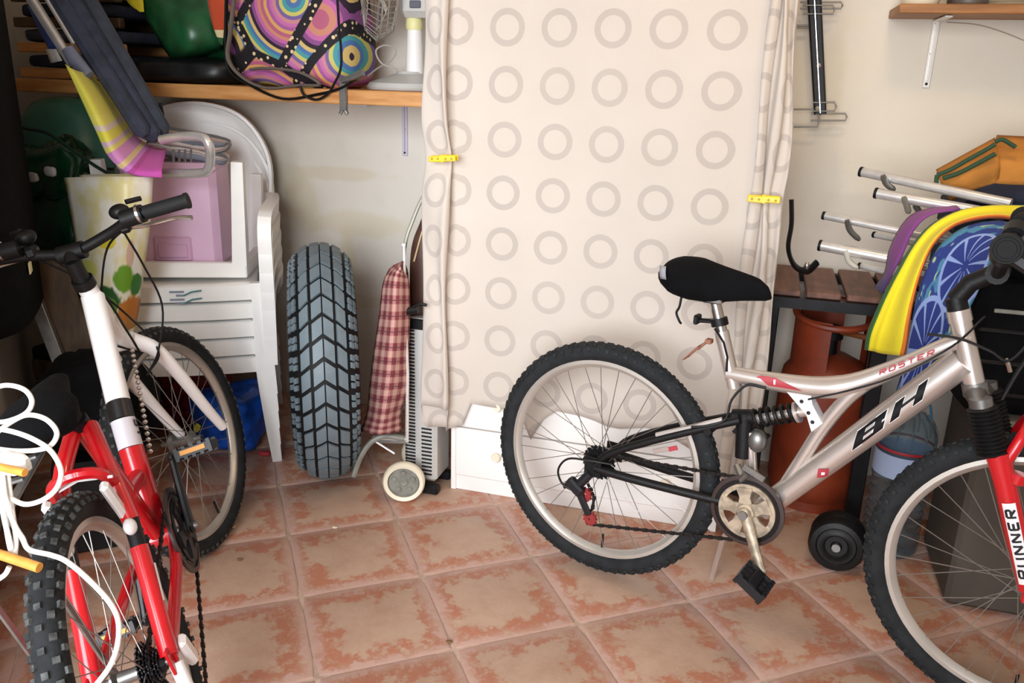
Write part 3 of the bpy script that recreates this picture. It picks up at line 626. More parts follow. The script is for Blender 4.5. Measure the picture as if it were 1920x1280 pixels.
# ---- red and white bicycle against the side wall
B = bike_root('mountain_bike', 'red and white bicycle with knobbly rear tyre, leaning on the side wall under white rope', (.013, -1.951), 122.5, 16.07)
wheel(B, None, Matrix.Translation((0, 0, .335)), .335, (62, .0075, .0095, .0095), seed=1); wheel(B, None, Matrix.Translation((1.006, 0, .335)) @ Matrix.Rotation(math.radians(-20.9), 4, 'Z'), .335, (72, .0025, .008, .009), seed=2)
dtA, dtB, dtC, dtD, dtE = (.786, .842), (.607, .627), (.58, .592), (.545, .535), (.452, .350)
mb = MB(); mb.tube(P3([dtA, dtB]), .0265, 16); mb.tube(P3([(.772, .872), (.845, .712)]), .022, 16); wf = mb.build('frame', M_whitep, B)
mb = MB(); mb.tube(P3([dtB, dtC]), .0268, 16); mb.build('frame_band', M_ink, wf)
mb = MB(); mb.tube(P3([dtC, dtD]), .0268, 16); mb.build('frame_band', mat('pale_band', '#D9D6DE', .35), wf)
mb = MB(); patch(mb, dtC, dtD, .0268, letters('SI', .008, -.01, .02, .024, .005), .001); patch(mb, dtC, dtD, .0268, [[(.0, .02), (.05, .02), (.05, .035), (.0, .035)]], .001); mb.build('decal', M_ink, wf)
mb = MB(); mb.tube(P3([dtD, dtE]), .027, 16); mb.tube(P3([(.315, .705), (.445, .355)]), .0175, 14); mb.tube(P3([(.385, .50), (.54, .475)]), .019, 14); mb.tube([V((.447, -.036, .347)), V((.447, .036, .347))], .022, 14)
for s_ in (-1, 1):
    mb.tube(P3([(.447, .347, s_ * .03), (.30, .34, s_ * .05), (.0, .337, s_ * .066)]), .012, 10); mb.box((0, s_ * .068, .34), (.045, .006, .05), None, .002)
    mb.tube(cr(P3([(.315, .69, s_ * .016), (.22, .635, s_ * .042), (.155, .545, s_ * .058)]), 4), [.016] * 9, 12); mb.tube(P3([(.125, .503, s_ * .060), (.0, .345, s_ * .066)]), .0165, 12)
mb.tube(cr(P3([(.195, .605, -.052), (.165, .65, -.04), (.155, .665, 0), (.165, .65, .04), (.195, .605, .052)]), 4), .011, 8)
rf = mb.build('frame', M_red, B); 
for s_ in (-1, 1):
    mb = MB(); mb.tube(P3([(.157, .548, s_ * .058), (.122, .500, s_ * .060)]), .0145, 12); mb.build('stay_sleeve', M_black, rf)
    mb = MB(); patch(mb, (.12, .497), (.0, .345), .0166, [[(.03, -.006), (.10, -.006), (.10, .008), (.03, .012)]] if s_ < 0 else [[(.03, -.004), (.06, -.004), (.06, .006), (.03, .006)]], .001); mb.v = [p + V((0, s_ * .063, 0)) for p in mb.v]; mb.build('decal', M_whitep, rf)
    mb = MB(); mb.box((.148, s_ * .050, .592), (.024, .016, .105), Matrix.Rotation(-.35, 3, 'Y'), .006); mb.ball((.13, s_ * .056 - .004, .545), (.016, .012, .016)); mb.tube(P3([(.165, .635, s_ * .06), (.175, .645, 0)]), .003, 6); mb.build('brake_arm', M_whitep, rf)
mb = MB(); patch(mb, dtD, dtE, .027, letters('TX', .02, .004, .012, .018, .004), .0008); mb.build('decal', M_whitep, rf)
saddle(B, [(.06, .79), (.09, .822), (.16, .828), (.24, .822), (.31, .812), (.345, .80)], [(.06, .775), (.10, .755), (.18, .75), (.26, .755), (.32, .775), (.345, .79)], [(.06, 0), (.068, .05), (.11, .074), (.16, .07), (.21, .045), (.27, .028), (.325, .018), (.345, 0)], sh=2.0)
mb = MB(); mb.tube(P3([(.27, .79), (.315, .70)]), .0138, 12); mb.tube(P3([(.309, .715), (.318, .696)]), .02, 12); mb.box((.255, 0, .75), (.05, .04, .02), None, .004); mb.build('seat_post', M_dark, B)
for s_ in (-1, 1):
    pass
mb = MB()
f0 = Matrix.Translation((.845, 0, 0)) @ Matrix.Rotation(math.radians(-20.9), 4, 'Z')
for s_ in (-1, 1):
    pl = cr([V((0.0, s_ * .03, .700)), V((.030, s_ * .060, .655)), V((.075, s_ * .066, .56)), V((.125, s_ * .066, .44)), V((.170, s_ * .066, .345))], 5); mb.tube([f0 @ p for p in pl], [lerp(.021, .013, i / (len(pl) - 1)) for i in range(len(pl))], 12)
mb.tube([f0 @ V((0, -.035, .70)), f0 @ V((0, .035, .70))], .022, 12); fk = mb.build('fork', M_whitep, B)
mb = MB()
for q in range(19): mb.ball(P3([(lerp(.80, .57, q / 18), lerp(.705, .525, q / 18) - .022, -.028)])[0], .0058, 8, 6)
mb.build('cable_beads', M_chrome, B)
mb = MB(); mb.tube(P3([(.772, .872), (.764, .893)]), .025, 14); mb.tube(P3([(.766, .885), (.752, .94)]), .019, 12)
bx = Matrix.Translation((.78, 0, .955)) @ Matrix.Rotation(math.radians(-8), 4, 'Z')
bp = lambda L: [bx @ V(p) for p in L]
mb.tube([V((.752, 0, .93)), bx @ V((0.0, 0, .0))], .019, 12); mb.tube(bp([(0, -.03, 0), (0, .03, 0)]), .021, 12)
mb.tube(cr(bp([(-.03, -.29, .048), (-.02, -.18, .045), (0, -.10, .02), (0, 0, 0), (0, .10, .02), (-.015, .17, .03), (-.02, .25, .03)]), 5), .0125, 10); hb = mb.build('handlebar', M_black, B)
for s_ in (-1, 1):
    e = .30 if s_ < 0 else .25
    mb = MB(); mb.tube(bp([(-.022, s_ * (e - .10), .046), (-.030, s_ * e, .048)]), .0165, 14); mb.tube(bp([(-.030, s_ * (e - .004), .048), (-.030, s_ * (e + .004), .048)]), .0185, 14); gr = mb.build('grip', MATS['grip_rubber'], hb)
    mb = MB(); mb.tube(bp([(-.018, s_ * (e - .155), .043), (-.021, s_ * (e - .105), .046)]), .021, 14); mb.ball(bx @ V((.01, s_ * (e - .165), .060)), (.024, .024, .018)); mb.box(bx @ V((.005, s_ * (e - .165), .025)), (.04, .03, .03), None, .008); mb.tube(bp([(.03, s_ * (e - .15), .075), (.05, s_ * (e - .12), .072)]), .006, 8); mb.build('shifter', M_black, hb)
    mb = MB(); mb.tube(bp([(-.02, s_ * (e - .118), .047), (-.02, s_ * (e - .112), .047)]), .0225, 16); mb.build('shifter_ring', M_chrome, hb)
    mb = MB(); mb.tube(cr(bp([(.02, s_ * (e - .17), .02), (.04, s_ * (e - .13), .01), (.04, s_ * (e - .06), .008), (.03, s_ * (e - .02), .0)]), 4), [.006, .006, .0055, .0055, .005, .005, .005, .005, .005, .005, .0055, .0055, .006], 8); mb.build('brake_lever', M_chrome, hb)
    mb = MB(); mb.tube(cr(bp([(.03, s_ * (e - .17), .02), (.05, s_ * .06, -.02), (.06, 0, -.12), (.03, -s_ * .03, -.22), (.05, -.03, -.29)]), 6), .0028, 6); mb.build('cable', M_black, hb); mb = MB(); mb.tube(cr(bp([(.0, s_ * (e - .17), .01), (.06, -.12 if s_ < 0 else .03, -.08), (.10, -.11 if s_ < 0 else -.02, -.20), (.06, -.07, -.30), (-.02, -.05, -.33)]), 6), .0028, 6); mb.build('cable', M_black, hb)
crankset(B, (.447, .347), .096, (.51, .495), -.05, M_smoke, M_smoke, .4, -.135, refl=True)
cassette(B, M_dark)
mb = MB(); mb.tube(P3([(.0, .325, -.07), (-.03, .28, -.078), (-.03, .24, -.08)]), .013, 10); mb.box((-.02, -.082, .215), (.02, .014, .10), Matrix.Rotation(-.4, 3, 'Y'), .004); mb.box((.035, -.085, .32), (.03, .018, .07), Matrix.Rotation(-.3, 3, 'Y'), .006); dr = mb.build('derailleur', M_whitep, B)
for (u, w_) in ((-.022, .235), (.004, .175)): mb = teeth_disc((u, -.07, w_), .017, .008, 11, .004, .004); mb.build('jockey_wheel', M_black, dr, flat=True)
chain(B, (.447, .347), .088, -.05, .030, -.036, [(.03, -.065, .160), (.0, -.068, .157), (-.014, -.068, .18), (.0, -.068, .21), (-.002, -.065, .245), (-.02, -.055, .29)])
mb = MB()   # rear carrier
for s_ in (-1, 1): mb.box((.07, s_ * .045 + .06, .735), (.30, .018, .006), None, .002); mb.box((-.03, s_ * .045 + .075, .56), (.014, .005, .36), Matrix.Rotation(-.15, 3, 'Y'), .001)
for q in range(4): mb.box((-.06 + q * .085, .06, .738), (.016, .09, .005), None, .001)
mb.build('carrier', M_steel, B, flat=True)
# ------------------------------------------------------------------ helpers for soft things
from mathutils import noise as NZ
def blob(c, size, e=.7, amp=.03, fr=6, seed=0, n=28, m=18, R=None, flatb=True, zoff=0):
    """a soft bag: superellipsoid with creases"""
    c = V(c); R = R or Matrix.Identity(3); mb = MB(); sg = lambda x, p: math.copysign(abs(x) ** p, x)
    def fn(i, j):
        a = -PI / 2 + PI * j; t = 2 * PI * i; p = V((sg(math.cos(a), e) * sg(math.cos(t), e), sg(math.cos(a), e) * sg(math.sin(t), e), sg(math.sin(a), e)))
        q = V((p.x * size[0] / 2, p.y * size[1] / 2, p.z * size[2] / 2)); tt = V((math.cos(a) * math.cos(t), math.cos(a) * math.sin(t), math.sin(a)))
        k_ = NZ.noise(q * fr + V((seed, seed * 2, 0))) * amp + abs(NZ.noise(q * fr * 2.3 + V((seed * 3, 0, 5)))) * amp * .8
        q = q + tt * k_
        if flatb: q.z = max(q.z, -size[2] / 2)
        return c + R @ q
    return mb.grid(fn, n, m)
def cloth_rows(rows, n=5, m=4):
    """surface through rows of 3-D points (each row an edge line), smoothed both ways"""
    R_ = [cr(r, n) for r in rows]; cols = [cr([r[i] for r in R_], m) for i in range(len(R_[0]))]; nu, nv = len(cols) - 1, len(cols[0]) - 1
    mb = MB(); mb.grid(lambda i, j: cols[round(i * nu)][round(j * nv)], nu, nv, uv=lambda i, j: (i, j)); return mb
def stripes(name, stops, axis=1, rough=.9, wob=.0, mode='CONSTANT', bump=.3):
    k = NT(name); uvn = k.new('ShaderNodeUVMap'); uvn.uv_map = 'uv'; x = k.xyz(uvn.outputs[0])[axis]
    if wob: x = k.math('ADD', x, k.math('MULTIPLY', k.math('SUBTRACT', k.noise(7, 3, uvn.outputs[0]), .5), wob))
    k.base(k.ramp(x, [(p, lin(h)) for p, h in stops], mode)); k.b.inputs['Roughness'].default_value = rough; k.b.inputs['Sheen Weight'].default_value = .1; k.bump(k.noise(180, 2, k.co()), bump, .003); return k.m
M_navy = mat('navy_cloth', '#3A4052', .9, var=.25, vs=20, bump=.3, bs=120); M_navyd = mat('dark_navy_cloth', '#20263A', .9, var=.3, vs=14, bump=.3)
M_plastwhite = mat('white_plastic', '#FAF9F6', .35, var=.04, vs=6); M_alu = mat('aluminium_tube', '#E4E2E0', .28, .6, var=.08, vs=30)
M_greenbag = mat('dark_green_film', '#0B3A22', .22, var=.4, vs=9, coat=.3); M_greenshop = mat('green_film', '#1E5B35', .3, var=.35, vs=12); M_tub = mat('green_plastic', '#2F6758', .35, var=.15)
M_lilac = mat('lilac_plastic', '#E3BEDA', .4, var=.05); M_cream = mat('cream_plastic', '#EFE7CF', .4); M_greyp = mat('grey_plastic', '#85857C', .5, var=.15, vs=30); M_paleg = mat('pale_grey_enamel', '#C4C2BE', .4, var=.06)
M_blue = mat('blue_film', '#1A55BE', .3, var=.45, vs=16); M_rednet = mat('red_net', '#8E1B1E', .7, var=.6, vs=60, bump=.6, bs=90); M_yellow = mat('yellow_label', '#E6DE3A', .5)
M_orange = mat('orange_enamel', '#84341A', .5, var=.25, vs=8); M_rope = mat('white_cord', '#F2EFE9', .7, bump=.3, bs=200); M_handle = mat('wooden_peg', '#D9953F', .5, var=.2, vs=20)  # gas bottle orange is darkened to carry the shade under the table

# ------------------------------------------------------------------ shelf with its load, by the side wall
mb = MB(); mb.box((-.985, -.21, 1.257), (1.66, .42, .046), bev=.003)
tag(mb.build('shelf', M_pine, flat=True), 'long pine shelf board under the bags and the white fan', 'shelf')
def bracket(x, z, ln, dep, label, m):
    t = thing('shelf_bracket', label, 'bracket', (x, -.002, z - ln)); mb = MB(); mb.box((x, -.005, z - ln / 2), (.022, .006, ln), bev=.002); mb.box((x, -.012, z - ln / 2 + .012), (.006, .012, ln * .9)); mb.build('wall_leg', m, t, t, flat=True)
    mb = MB(); mb.box((x, -dep / 2, z - .004), (.022, dep, .006), bev=.002); mb.build('shelf_leg', m, t, t, flat=True)
    mb = MB()
    for q in (.06, .5, .94): mb.lathe([(0, -.010), (.004, -.009), (.005, -.007)], (x, 0, z - ln * q), (0, 1, 0), 8)
    mb.build('screw_head', M_dark, t, t)
bracket(-.407, 1.233, .195, .34, 'slim lilac-white bracket under the pine shelf beside the sheet', mat('lilac_metal', '#C9C3D3', .4))
# pedestal fan
t = thing('desk_fan', 'white pedestal fan with a wire cage standing on the pine shelf', 'fan', (-.30, -.20, 1.28))
mb = MB(); mb.lathe([(0, 0), (.145, 0), (.148, .008), (.140, .022), (.09, .040), (.05, .052), (.045, .06), (0, .06)], (-.30, -.20, 1.281), n=36); mb.build('base', M_paleg, t, t)
mb = MB(); mb.lathe([(.032, .04), (.030, .10), (.024, .20), (.021, .235), (0, .235)], (-.282, -.20, 1.285), n=20); mb.build('column', M_white, t, t)
mb = MB(); mb.lathe([(.027, 0), (.029, .01), (.028, .035), (.024, .042)], (-.283, -.20, 1.475), n=18); mb.build('collar', mat('yellowed_plastic', '#E3DDA0', .5), t, t)
mb = MB(); mb.box((-.262, -.20, 1.562), (.12, .10, .10), bev=.02); mh = mb.build('motor_housing', M_paleg, t, t)
mb = MB(); mb.box((-.258, -.2515, 1.552), (.040, .006, .024), bev=.004); mb.build('switch', mat('dark_grey_switch', '#5A5C66', .5), mh, t, flat=True)
fx_ = V((-.40, -.22, 1.60)); fax = V((-.86, -.5, .06)).normalized()
mb = MB(); e1 = fax.cross(V((0, 0, 1))).normalized(); e2 = fax.cross(e1)
for rr_, hh in ((.165, .0), (.13, .045), (.165, -.02), (.09, .058), (.13, -.05)): mb.tube([fx_ + fax * hh + (e1 * math.cos(q * PI / 16) + e2 * math.sin(q * PI / 16)) * rr_ for q in range(32)], .0022 if hh else .0035, 5, closed=True)
for q in range(44):
    d = e1 * math.cos(q * PI / 22) + e2 * math.sin(q * PI / 22)
    mb.tube([fx_ + fax * .062 + d * .03, fx_ + fax * .045 + d * .13, fx_ + d * .165, fx_ - fax * .05 + d * .13, fx_ - fax * .06 + d * .05], .0011, 4, caps=False)
mb.build('cage', mat('cage_wire', '#B5AFA6', .4, .5), t, t)
mb = MB()
for q in range(3):
    d = e1 * math.cos(q * 2.094) + e2 * math.sin(q * 2.094); s_ = fax.cross(d); mb.add([fx_ + d * .02 - s_ * .02, fx_ + d * .13 - s_ * .06 + fax * .015, fx_ + d * .145 + s_ * .01, fx_ + d * .11 + s_ * .06 - fax * .02, fx_ + d * .02 + s_ * .02], [(0, 1, 2, 3, 4)])
mb.lathe([(0, .02), (.022, .018), (.028, -.01)], fx_, fax, 16); mb.build('blade', mat('smoky_blade', '#BDB7AC', .4), t, t, solid=.002)
mb = MB(); mb.tube(cr([at(745, 130, y=-.27), at(715, 118, y=-.28), at(705, 95, y=-.28), at(722, 85, y=-.28), at(742, 92, y=-.28), at(735, 112, y=-.28), at(708, 128, y=-.26), at(690, 142, y=-.24)], 6), .003, 6); mb.build('power_cord', mat('grey_cord', '#A39C92', .5), t, t)
# printed beach bag
k = NT('rainbow_ring_print'); c = k.co(); mp = k.new('ShaderNodeMapping'); k.link(c, mp.inputs[0]); mp.inputs['Scale'].default_value = (1, .35, 1); mp.inputs['Location'].default_value = (.04, 0, .02)
vo = k.new('ShaderNodeTexVoronoi'); vo.inputs['Scale'].default_value = 3.7; k.link(mp.outputs[0], vo.inputs['Vector']); ve = k.new('ShaderNodeTexVoronoi', feature='DISTANCE_TO_EDGE'); ve.inputs['Scale'].default_value = 3.7; k.link(mp.outputs[0], ve.inputs['Vector'])
dd = k.math('FRACT', k.math('ADD', k.math('MULTIPLY', vo.outputs['Distance'], 1.75), k.xyz(vo.outputs['Color'])[0]))
cols = ['#B9607E', '#CF8A72', '#C66AA6', '#8E4F8C', '#2E1C30', '#D9BC74', '#4F76AE', '#4A9CA2', '#CFC66A', '#77629E', '#CF8A90', '#C96FAE', '#A85C9A', '#DBA764']
cc = k.ramp(dd, [(i / len(cols), lin(h)) for i, h in enumerate(cols)])
vd = k.new('ShaderNodeTexVoronoi'); vd.inputs['Scale'].default_value = 48; k.link(c, vd.inputs['Vector'])
dots = k.mix(k.ss(vd.outputs['Distance'], .32, .25), lin('#17121A'), lin('#E6CDA0'))
k.base(k.mix(k.ss(ve.outputs['Distance'], .055, .045), cc, dots)); k.b.inputs['Roughness'].default_value = .75; k.bump(k.noise(30, 3, c), .2, .004); M_rainbow = k.m
t = thing('beach_bag', 'beach bag printed with rainbow rings and dots, its black cords over the shelf edge', 'bag', (-.665, -.27, 1.28))
blob((-.675, -.25, 1.455), (.47, .26, .36), .45, .02, 5, 3).build('bag_body', M_rainbow, t, t, ang=1.5)
pl = lambda L, y: [at(a, b, y=(y if len(q) < 3 else q[2])) for q in L for a, b in [q[:2]]]
mb = MB(); mb.tube(cr(pl([(425, -20), (424, 70), (430, 130), (470, 160), (530, 185), (590, 178), (640, 165), (678, 140)], -.432), 5), .009, 8, flat=.5); mb.build('cord', M_black, t, t)
mb = MB(); mb.tube(cr(pl([(440, -10), (432, 60), (428, 110), (455, 145), (500, 165), (560, 160), (600, 158), (560, 135), (500, 128), (470, 130)], -.428), 5), .012, 8, flat=.4); mb.build('strap', mat('grey_webbing', '#6E655E', .8, bump=.4), t, t)
mb = MB(); mb.tube(cr(pl([(562, 160), (570, 178), (592, 187), (612, 178), (625, 160), (640, 120), (635, 40), (632, -10)], -.437), 6), .0042, 7); mb.build('cord', M_black, t, t)
# green carrier bag, flat black bag, folded deck chairs, clamp
t = thing('carrier_bag', 'shiny green plastic carrier bag with orange trim, bulging over the flat black bag', 'bag', (-1.12, -.25, 1.39))
cloth_rows([[at(258, -40, y=-.22), at(262, 10, y=-.3), at(290, 60, y=-.36), at(318, 105, y=-.34), at(335, 112, y=-.2)], [at(320, -40, y=-.3), at(325, 10, y=-.40), at(340, 60, y=-.43), at(350, 98, y=-.40), at(360, 112, y=-.24)], [at(390, -40, y=-.24), at(396, 10, y=-.33), at(402, 50, y=-.37), at(414, 84, y=-.34), at(416, 95, y=-.22)]], 5, 6).build('bag_body', M_greenshop, t, t, solid=.006, ang=1.4)
blob((-1.12, -.15, 1.49), (.34, .2, .26), .7, .03, 8, 11).build('bag_filling', M_greenshop, t, t, ang=1.5)
cloth_rows([[at(386, -30, y=-.385), at(392, 15, y=-.395), at(400, 50, y=-.39), at(412, 82, y=-.365)], [at(420, -30, y=-.38), at(422, 15, y=-.39), at(420, 50, y=-.38), at(418, 85, y=-.36)]], 5, 4).build('trim', stripes('orange_trim', [(0, '#C9502E'), (.55, '#C9502E'), (.72, '#E9D9A8'), (.86, '#2C5A34')], 0), t, t, solid=.004)
cloth_rows([[at(225, -30, y=-.30), at(240, 5, y=-.34), at(262, 22, y=-.37)], [at(262, -30, y=-.28), at(268, 0, y=-.34), at(270, 22, y=-.365)]], 4, 3).build('trim', mat('yellow_film', '#D8C62E', .4), t, t, solid=.004)
o = blob((-1.11, -.245, 1.322), (.40, .30, .082), .5, .012, 9, 5).build('folded_bag', mat('black_vinyl', '#1B1D1F', .4, var=.4, vs=20), ang=1.5); tag(o, 'flat folded black vinyl bag lying on the shelf under the green bag', 'bag')
for q, (z, nm, lb) in enumerate(((1.283, 'lowest', 'folded navy deck chair with orange wood rails, lowest of the shelf stack'), (1.37, 'second', 'folded navy deck chair, second of the shelf stack, wood rail showing'), (1.455, 'third', 'folded dark navy deck chair, third up in the shelf stack'), (1.54, 'top', 'folded dark navy deck chair, topmost of the shelf stack'))):
    t = thing('deck_chair', lb, 'chair', (-1.56, -.22, z), 'folded deck chairs stacked on the pine shelf')
    mb = MB(); x0 = -1.76 + .012 * (q % 2)
    for yy in (-.40, -.05): mb.box((-1.52, yy, z + .019), (.46, .03, .034), bev=.004); mb.build('rail', M_pine if q < 2 else M_darkboard, t, t, flat=True); mb = MB()
    blob((-1.53, -.22, z + .060), (.42, .40, .046), .35, .006, 12, q).build('folded_canvas', (M_navyd, M_navy)[q % 2] if q < 2 else M_navyd, t, t, ang=1.5)
t = thing('clamp', 'small grey steel clamp gripping the pine shelf edge', 'clamp', (-.44, -.435, 1.21))
mb = MB(); mb.box((-.438, -.427, 1.262), (.026, .012, .10), bev=.003); mb.box((-.437, -.38, 1.312), (.03, .10, .012), bev=.003); mb.tube([at(640, 152, y=-.44), at(660, 145, y=-.44), at(681, 136, y=-.44)], [.008, .010, .012], 8); mb.build('clamp_body', M_steel, t, t)
for s_ in (-1, 1): mb = MB(); mb.tube([(-.438 + s_ * .006, -.427, 1.215), (-.438 + s_ * .013, -.428, 1.203)], .006, 8); mb.build('clamp_foot', M_steel, t, t)
# hanging folded lounger
t = thing('lounger', 'folded navy garden lounger with a yellow-to-pink striped sling, hung above the pine shelf', 'lounger', at(200, 150, y=-.75)); Y0 = -.75
ln = [((60, -160), (70, -160), (118, -160), (158, -160), (190, -160)), ((138, 60), (150, 60), (160, 60), (190, 60), (222, 60)), ((255, 262), (258, 262), (268, 266), (292, 272), (313, 266))]
def bar(a, b, wpx, y, th, name, m):
    """a long cushion slab between two picture points at one depth"""
    A, B_ = at(*a, y=y), at(*b, y=y); d = (B_ - A); mid_ = (A + B_) / 2; up = V((0, -1, 0)); xd = d.normalized(); sd = up.cross(xd).normalized(); wd_ = wpx / FPX * (y + 3.0) * 1.05
    mb = MB(); mb.box(mid_, (d.length, wd_, th), Matrix((xd, sd, xd.cross(sd))).transposed(), min(wd_, th) * .35); return mb.build(name, m, t, t, ang=.9)
bar((12, -150), (272, 255), 36, Y0 - .02, .05, 'cushion', M_navy); bar((44, -150), (293, 264), 36, Y0 + .02, .05, 'cushion', M_navy); bar((80, -150), (310, 252), 34, Y0 + .06, .05, 'cushion', mat('slate_cloth', '#3E4450', .9, var=.2, vs=20, bump=.3))
mb = MB(); mb.tube([at(-42, -160, y=Y0 - .06), at(60, 0, y=Y0 - .06), at(136, 120, y=Y0 - .06)], .0155, 14); mb.build('frame_tube', M_alu, t, t)
mb = MB(); mb.tube([at(-12, -160, y=Y0 - .05), at(88, 0, y=Y0 - .05), at(138, 82, y=Y0 - .05)], .006, 10); mb.build('frame_tube', M_alu, t, t)
mb = MB(); mb.tube([at(128, 92, y=Y0 - .06), at(140, 112, y=Y0 - .06), at(168, 142, y=Y0 - .06)], [.020, .023, .016], 12); mb.build('joint', mat('slate_plastic', '#7A8094', .4), t, t)
M_sling = stripes('sling_stripes', [(0, '#E9E45A'), (.30, '#EDE86A'), (.36, '#E8D9C8'), (.40, '#EFEA55'), (.48, '#E5C9D5'), (.52, '#EFE37A'), (.57, '#E59AD8'), (.68, '#F0D79A'), (.73, '#DE8AE0'), (.77, '#C84FA8'), (.82, '#D95CBE')], 0, .7)
cloth_rows([[at(122, 120, y=Y0 - .16), at(150, 180, y=Y0 - .17), at(180, 245, y=Y0 - .18), at(205, 295, y=Y0 - .18), at(245, 326, y=Y0 - .17), at(304, 333, y=Y0 - .14)], [at(140, 132, y=Y0 - .14), at(172, 185, y=Y0 - .15), at(202, 245, y=Y0 - .16), at(222, 284, y=Y0 - .16), at(258, 312, y=Y0 - .14), at(304, 316, y=Y0 - .12)], [at(172, 140, y=Y0 + .02), at(200, 175, y=Y0 + .03), at(232, 225, y=Y0 + .04), at(255, 255, y=Y0 + .05), at(285, 275, y=Y0 + .06), at(312, 280, y=Y0 + .08)]], 5, 5).build('sling', M_sling, t, t, solid=.004, ang=1.4)
cloth_rows([[at(52, 10, y=Y0 + .1), at(75, 60, y=Y0 + .1), at(92, 92, y=Y0 + .1)], [at(72, 5, y=Y0 + .08), at(92, 45, y=Y0 + .08), at(106, 92, y=Y0 + .08)]], 4, 3).build('sling', M_blue, t, t, solid=.004)
cloth_rows([[at(86, 92, y=Y0 + .09), at(96, 118, y=Y0 + .09)], [at(104, 92, y=Y0 + .07), at(116, 114, y=Y0 + .07)]], 3, 3).build('sling_hem', M_white, t, t, solid=.004)
mb = MB(); mb.tube(cr([at(302, 262, y=Y0), at(340, 256, y=Y0), at(378, 257, y=Y0), at(392, 272, y=Y0), at(394, 300, y=Y0 + .02), at(388, 320, y=Y0 + .03), at(368, 325, y=Y0 + .03), at(300, 325, y=Y0 + .02)], 5), .0145, 12); mb.build('foot_bow', M_alu, t, t)
for q in range(4): mb = MB(); mb.tube([at(325 + q * 11, 280, y=Y0 + .02), at(325 + q * 11, 304, y=Y0 + .02)], .004, 6); mb.build('slat', M_steel, t, t)
mb = MB(); mb.tube([at(300, 192, y=Y0 + .1), at(306, 222, y=Y0 + .1), at(314, 245, y=Y0 + .1)], .006, 8); mb.build('strap', M_black, t, t)
# ------------------------------------------------------------------ stacked plastic chairs and what stands round them
def make_chair():
    t = thing('plastic_chair', '', 'chair', (0, 0, 0), 'stacked white plastic chairs'); SZ = .385
    def L(f_, n=6): return cr([V(p) for p in f_], n)
    mb = MB(); mb.grid(lambda i, j: V(((i - .5) * lerp(.46, .40, j), lerp(-.262 - .018 * math.sin(PI * i), .20, j), SZ - .012 * math.sin(PI * i) * math.sin(PI * min(1, j * 1.3)))), 10, 8)
    mb.build('seat', M_plastwhite, t, solid=.007, ang=.6)
    mb = MB(); mb.grid(lambda i, j: V(((i - .5) * lerp(.46, .47, j), -.262 - .018 * math.sin(PI * i) - .004 * j, SZ + .002 - lerp(0, .050, j))), 12, 2); ap = mb.build('apron', M_plastwhite, t, solid=.007, flat=True)
    for s_ in (-1, 1):
        mb = MB(); mb.tube([V((s_ * .236, -.262, SZ + .01)), V((s_ * .242, -.268, .28)), V((s_ * .252, -.275, .12)), V((s_ * .262, -.28, 0))], [.030, .027, .021, .016], 4, flat=.6, up=(0, 1, 0)); mb.build('leg', M_plastwhite, t, flat=True)
        mb = MB(); mb.tube([V((s_ * .20, .19, SZ)), V((s_ * .215, .24, .2)), V((s_ * .235, .275, 0))], [.026, .022, .016], 4, flat=.6, up=(0, 1, 0)); mb.build('leg', M_plastwhite, t, flat=True)
        mb = MB(); mb.tube(L([(s_ * .262, -.264, SZ - .02), (s_ * .264, -.264, SZ + .08), (s_ * .266, -.262, SZ + .19), (s_ * .270, -.22, SZ + .225), (s_ * .278, -.02, SZ + .230), (s_ * .262, .17, SZ + .225), (s_ * .235, .235, SZ + .22)], 4), [.024] * 25, 4, flat=.9, up=(s_, 0, 0)); mb.build('armrest', M_plastwhite, t, ang=.5)
    bp_ = L([(-.215, .205, SZ), (-.255, .235, SZ + .24), (-.245, .255, SZ + .40), (-.155, .27, SZ + .525), (0, .275, SZ + .565), (.155, .27, SZ + .525), (.245, .255, SZ + .40), (.255, .235, SZ + .24), (.215, .205, SZ)], 5)
    mb = MB(); mb.tube(bp_, .026, 6, flat=.42, up=(-1, 0, 0)); bk = mb.build('backrest', M_plastwhite, t, ang=.6)
    hb2 = len(bp_) // 2; mb = MB(); mb.grid(lambda i, j: bp_[round(j * hb2)].lerp(bp_[len(bp_) - 1 - round(j * hb2)], i) + V((0, -.012 * math.sin(PI * i), 0)), 8, hb2); mb.build('back_panel', M_plastwhite, bk, solid=.006)
    return t
CH = make_chair(); phi = math.radians(28); cf = V((-1.022, -.471, 0))
names = ['lowest white plastic chair of the stack beside the large tyre', 'second white plastic chair from the floor in the stack', 'middle white plastic chair of the stack of five', 'fourth white plastic chair up, just under the top one', 'topmost white plastic chair of the stack, with a grey emblem on its apron']
for q in range(5):
    o = CH if q == 0 else copy_thing(CH); o['label'] = names[q]; o.location = cf + V((0, 0, .0645 * q)); o.rotation_euler = (0, 0, phi)
    if q == 4:
        a_ = [c_ for c_ in o.children if c_.name.startswith('apron')][0]; M_emb = mat('grey_emblem', '#8A94A6', .6); M_emb2 = mat('teal_emblem', '#5F8F93', .6)
        for dz in (0, -.026):
            mb = MB()
            for (x0, z0, x1, z1) in ((-.045, .374, .0, .374), (-.025, .362, .0, .362)): mb.box(((x0 + x1) / 2, -.2915, (z0 + z1) / 2 + dz), (x1 - x0, .002, .006))
            mb.build('emblem', M_emb, o, flat=True)
            mb = MB(); mb.tube([(.0, -.2925, .362 + dz), (.025, -.2925, .3735 + dz), (.055, -.2925, .377 + dz)], .0028, 5); mb.build('emblem', M_emb2, o)
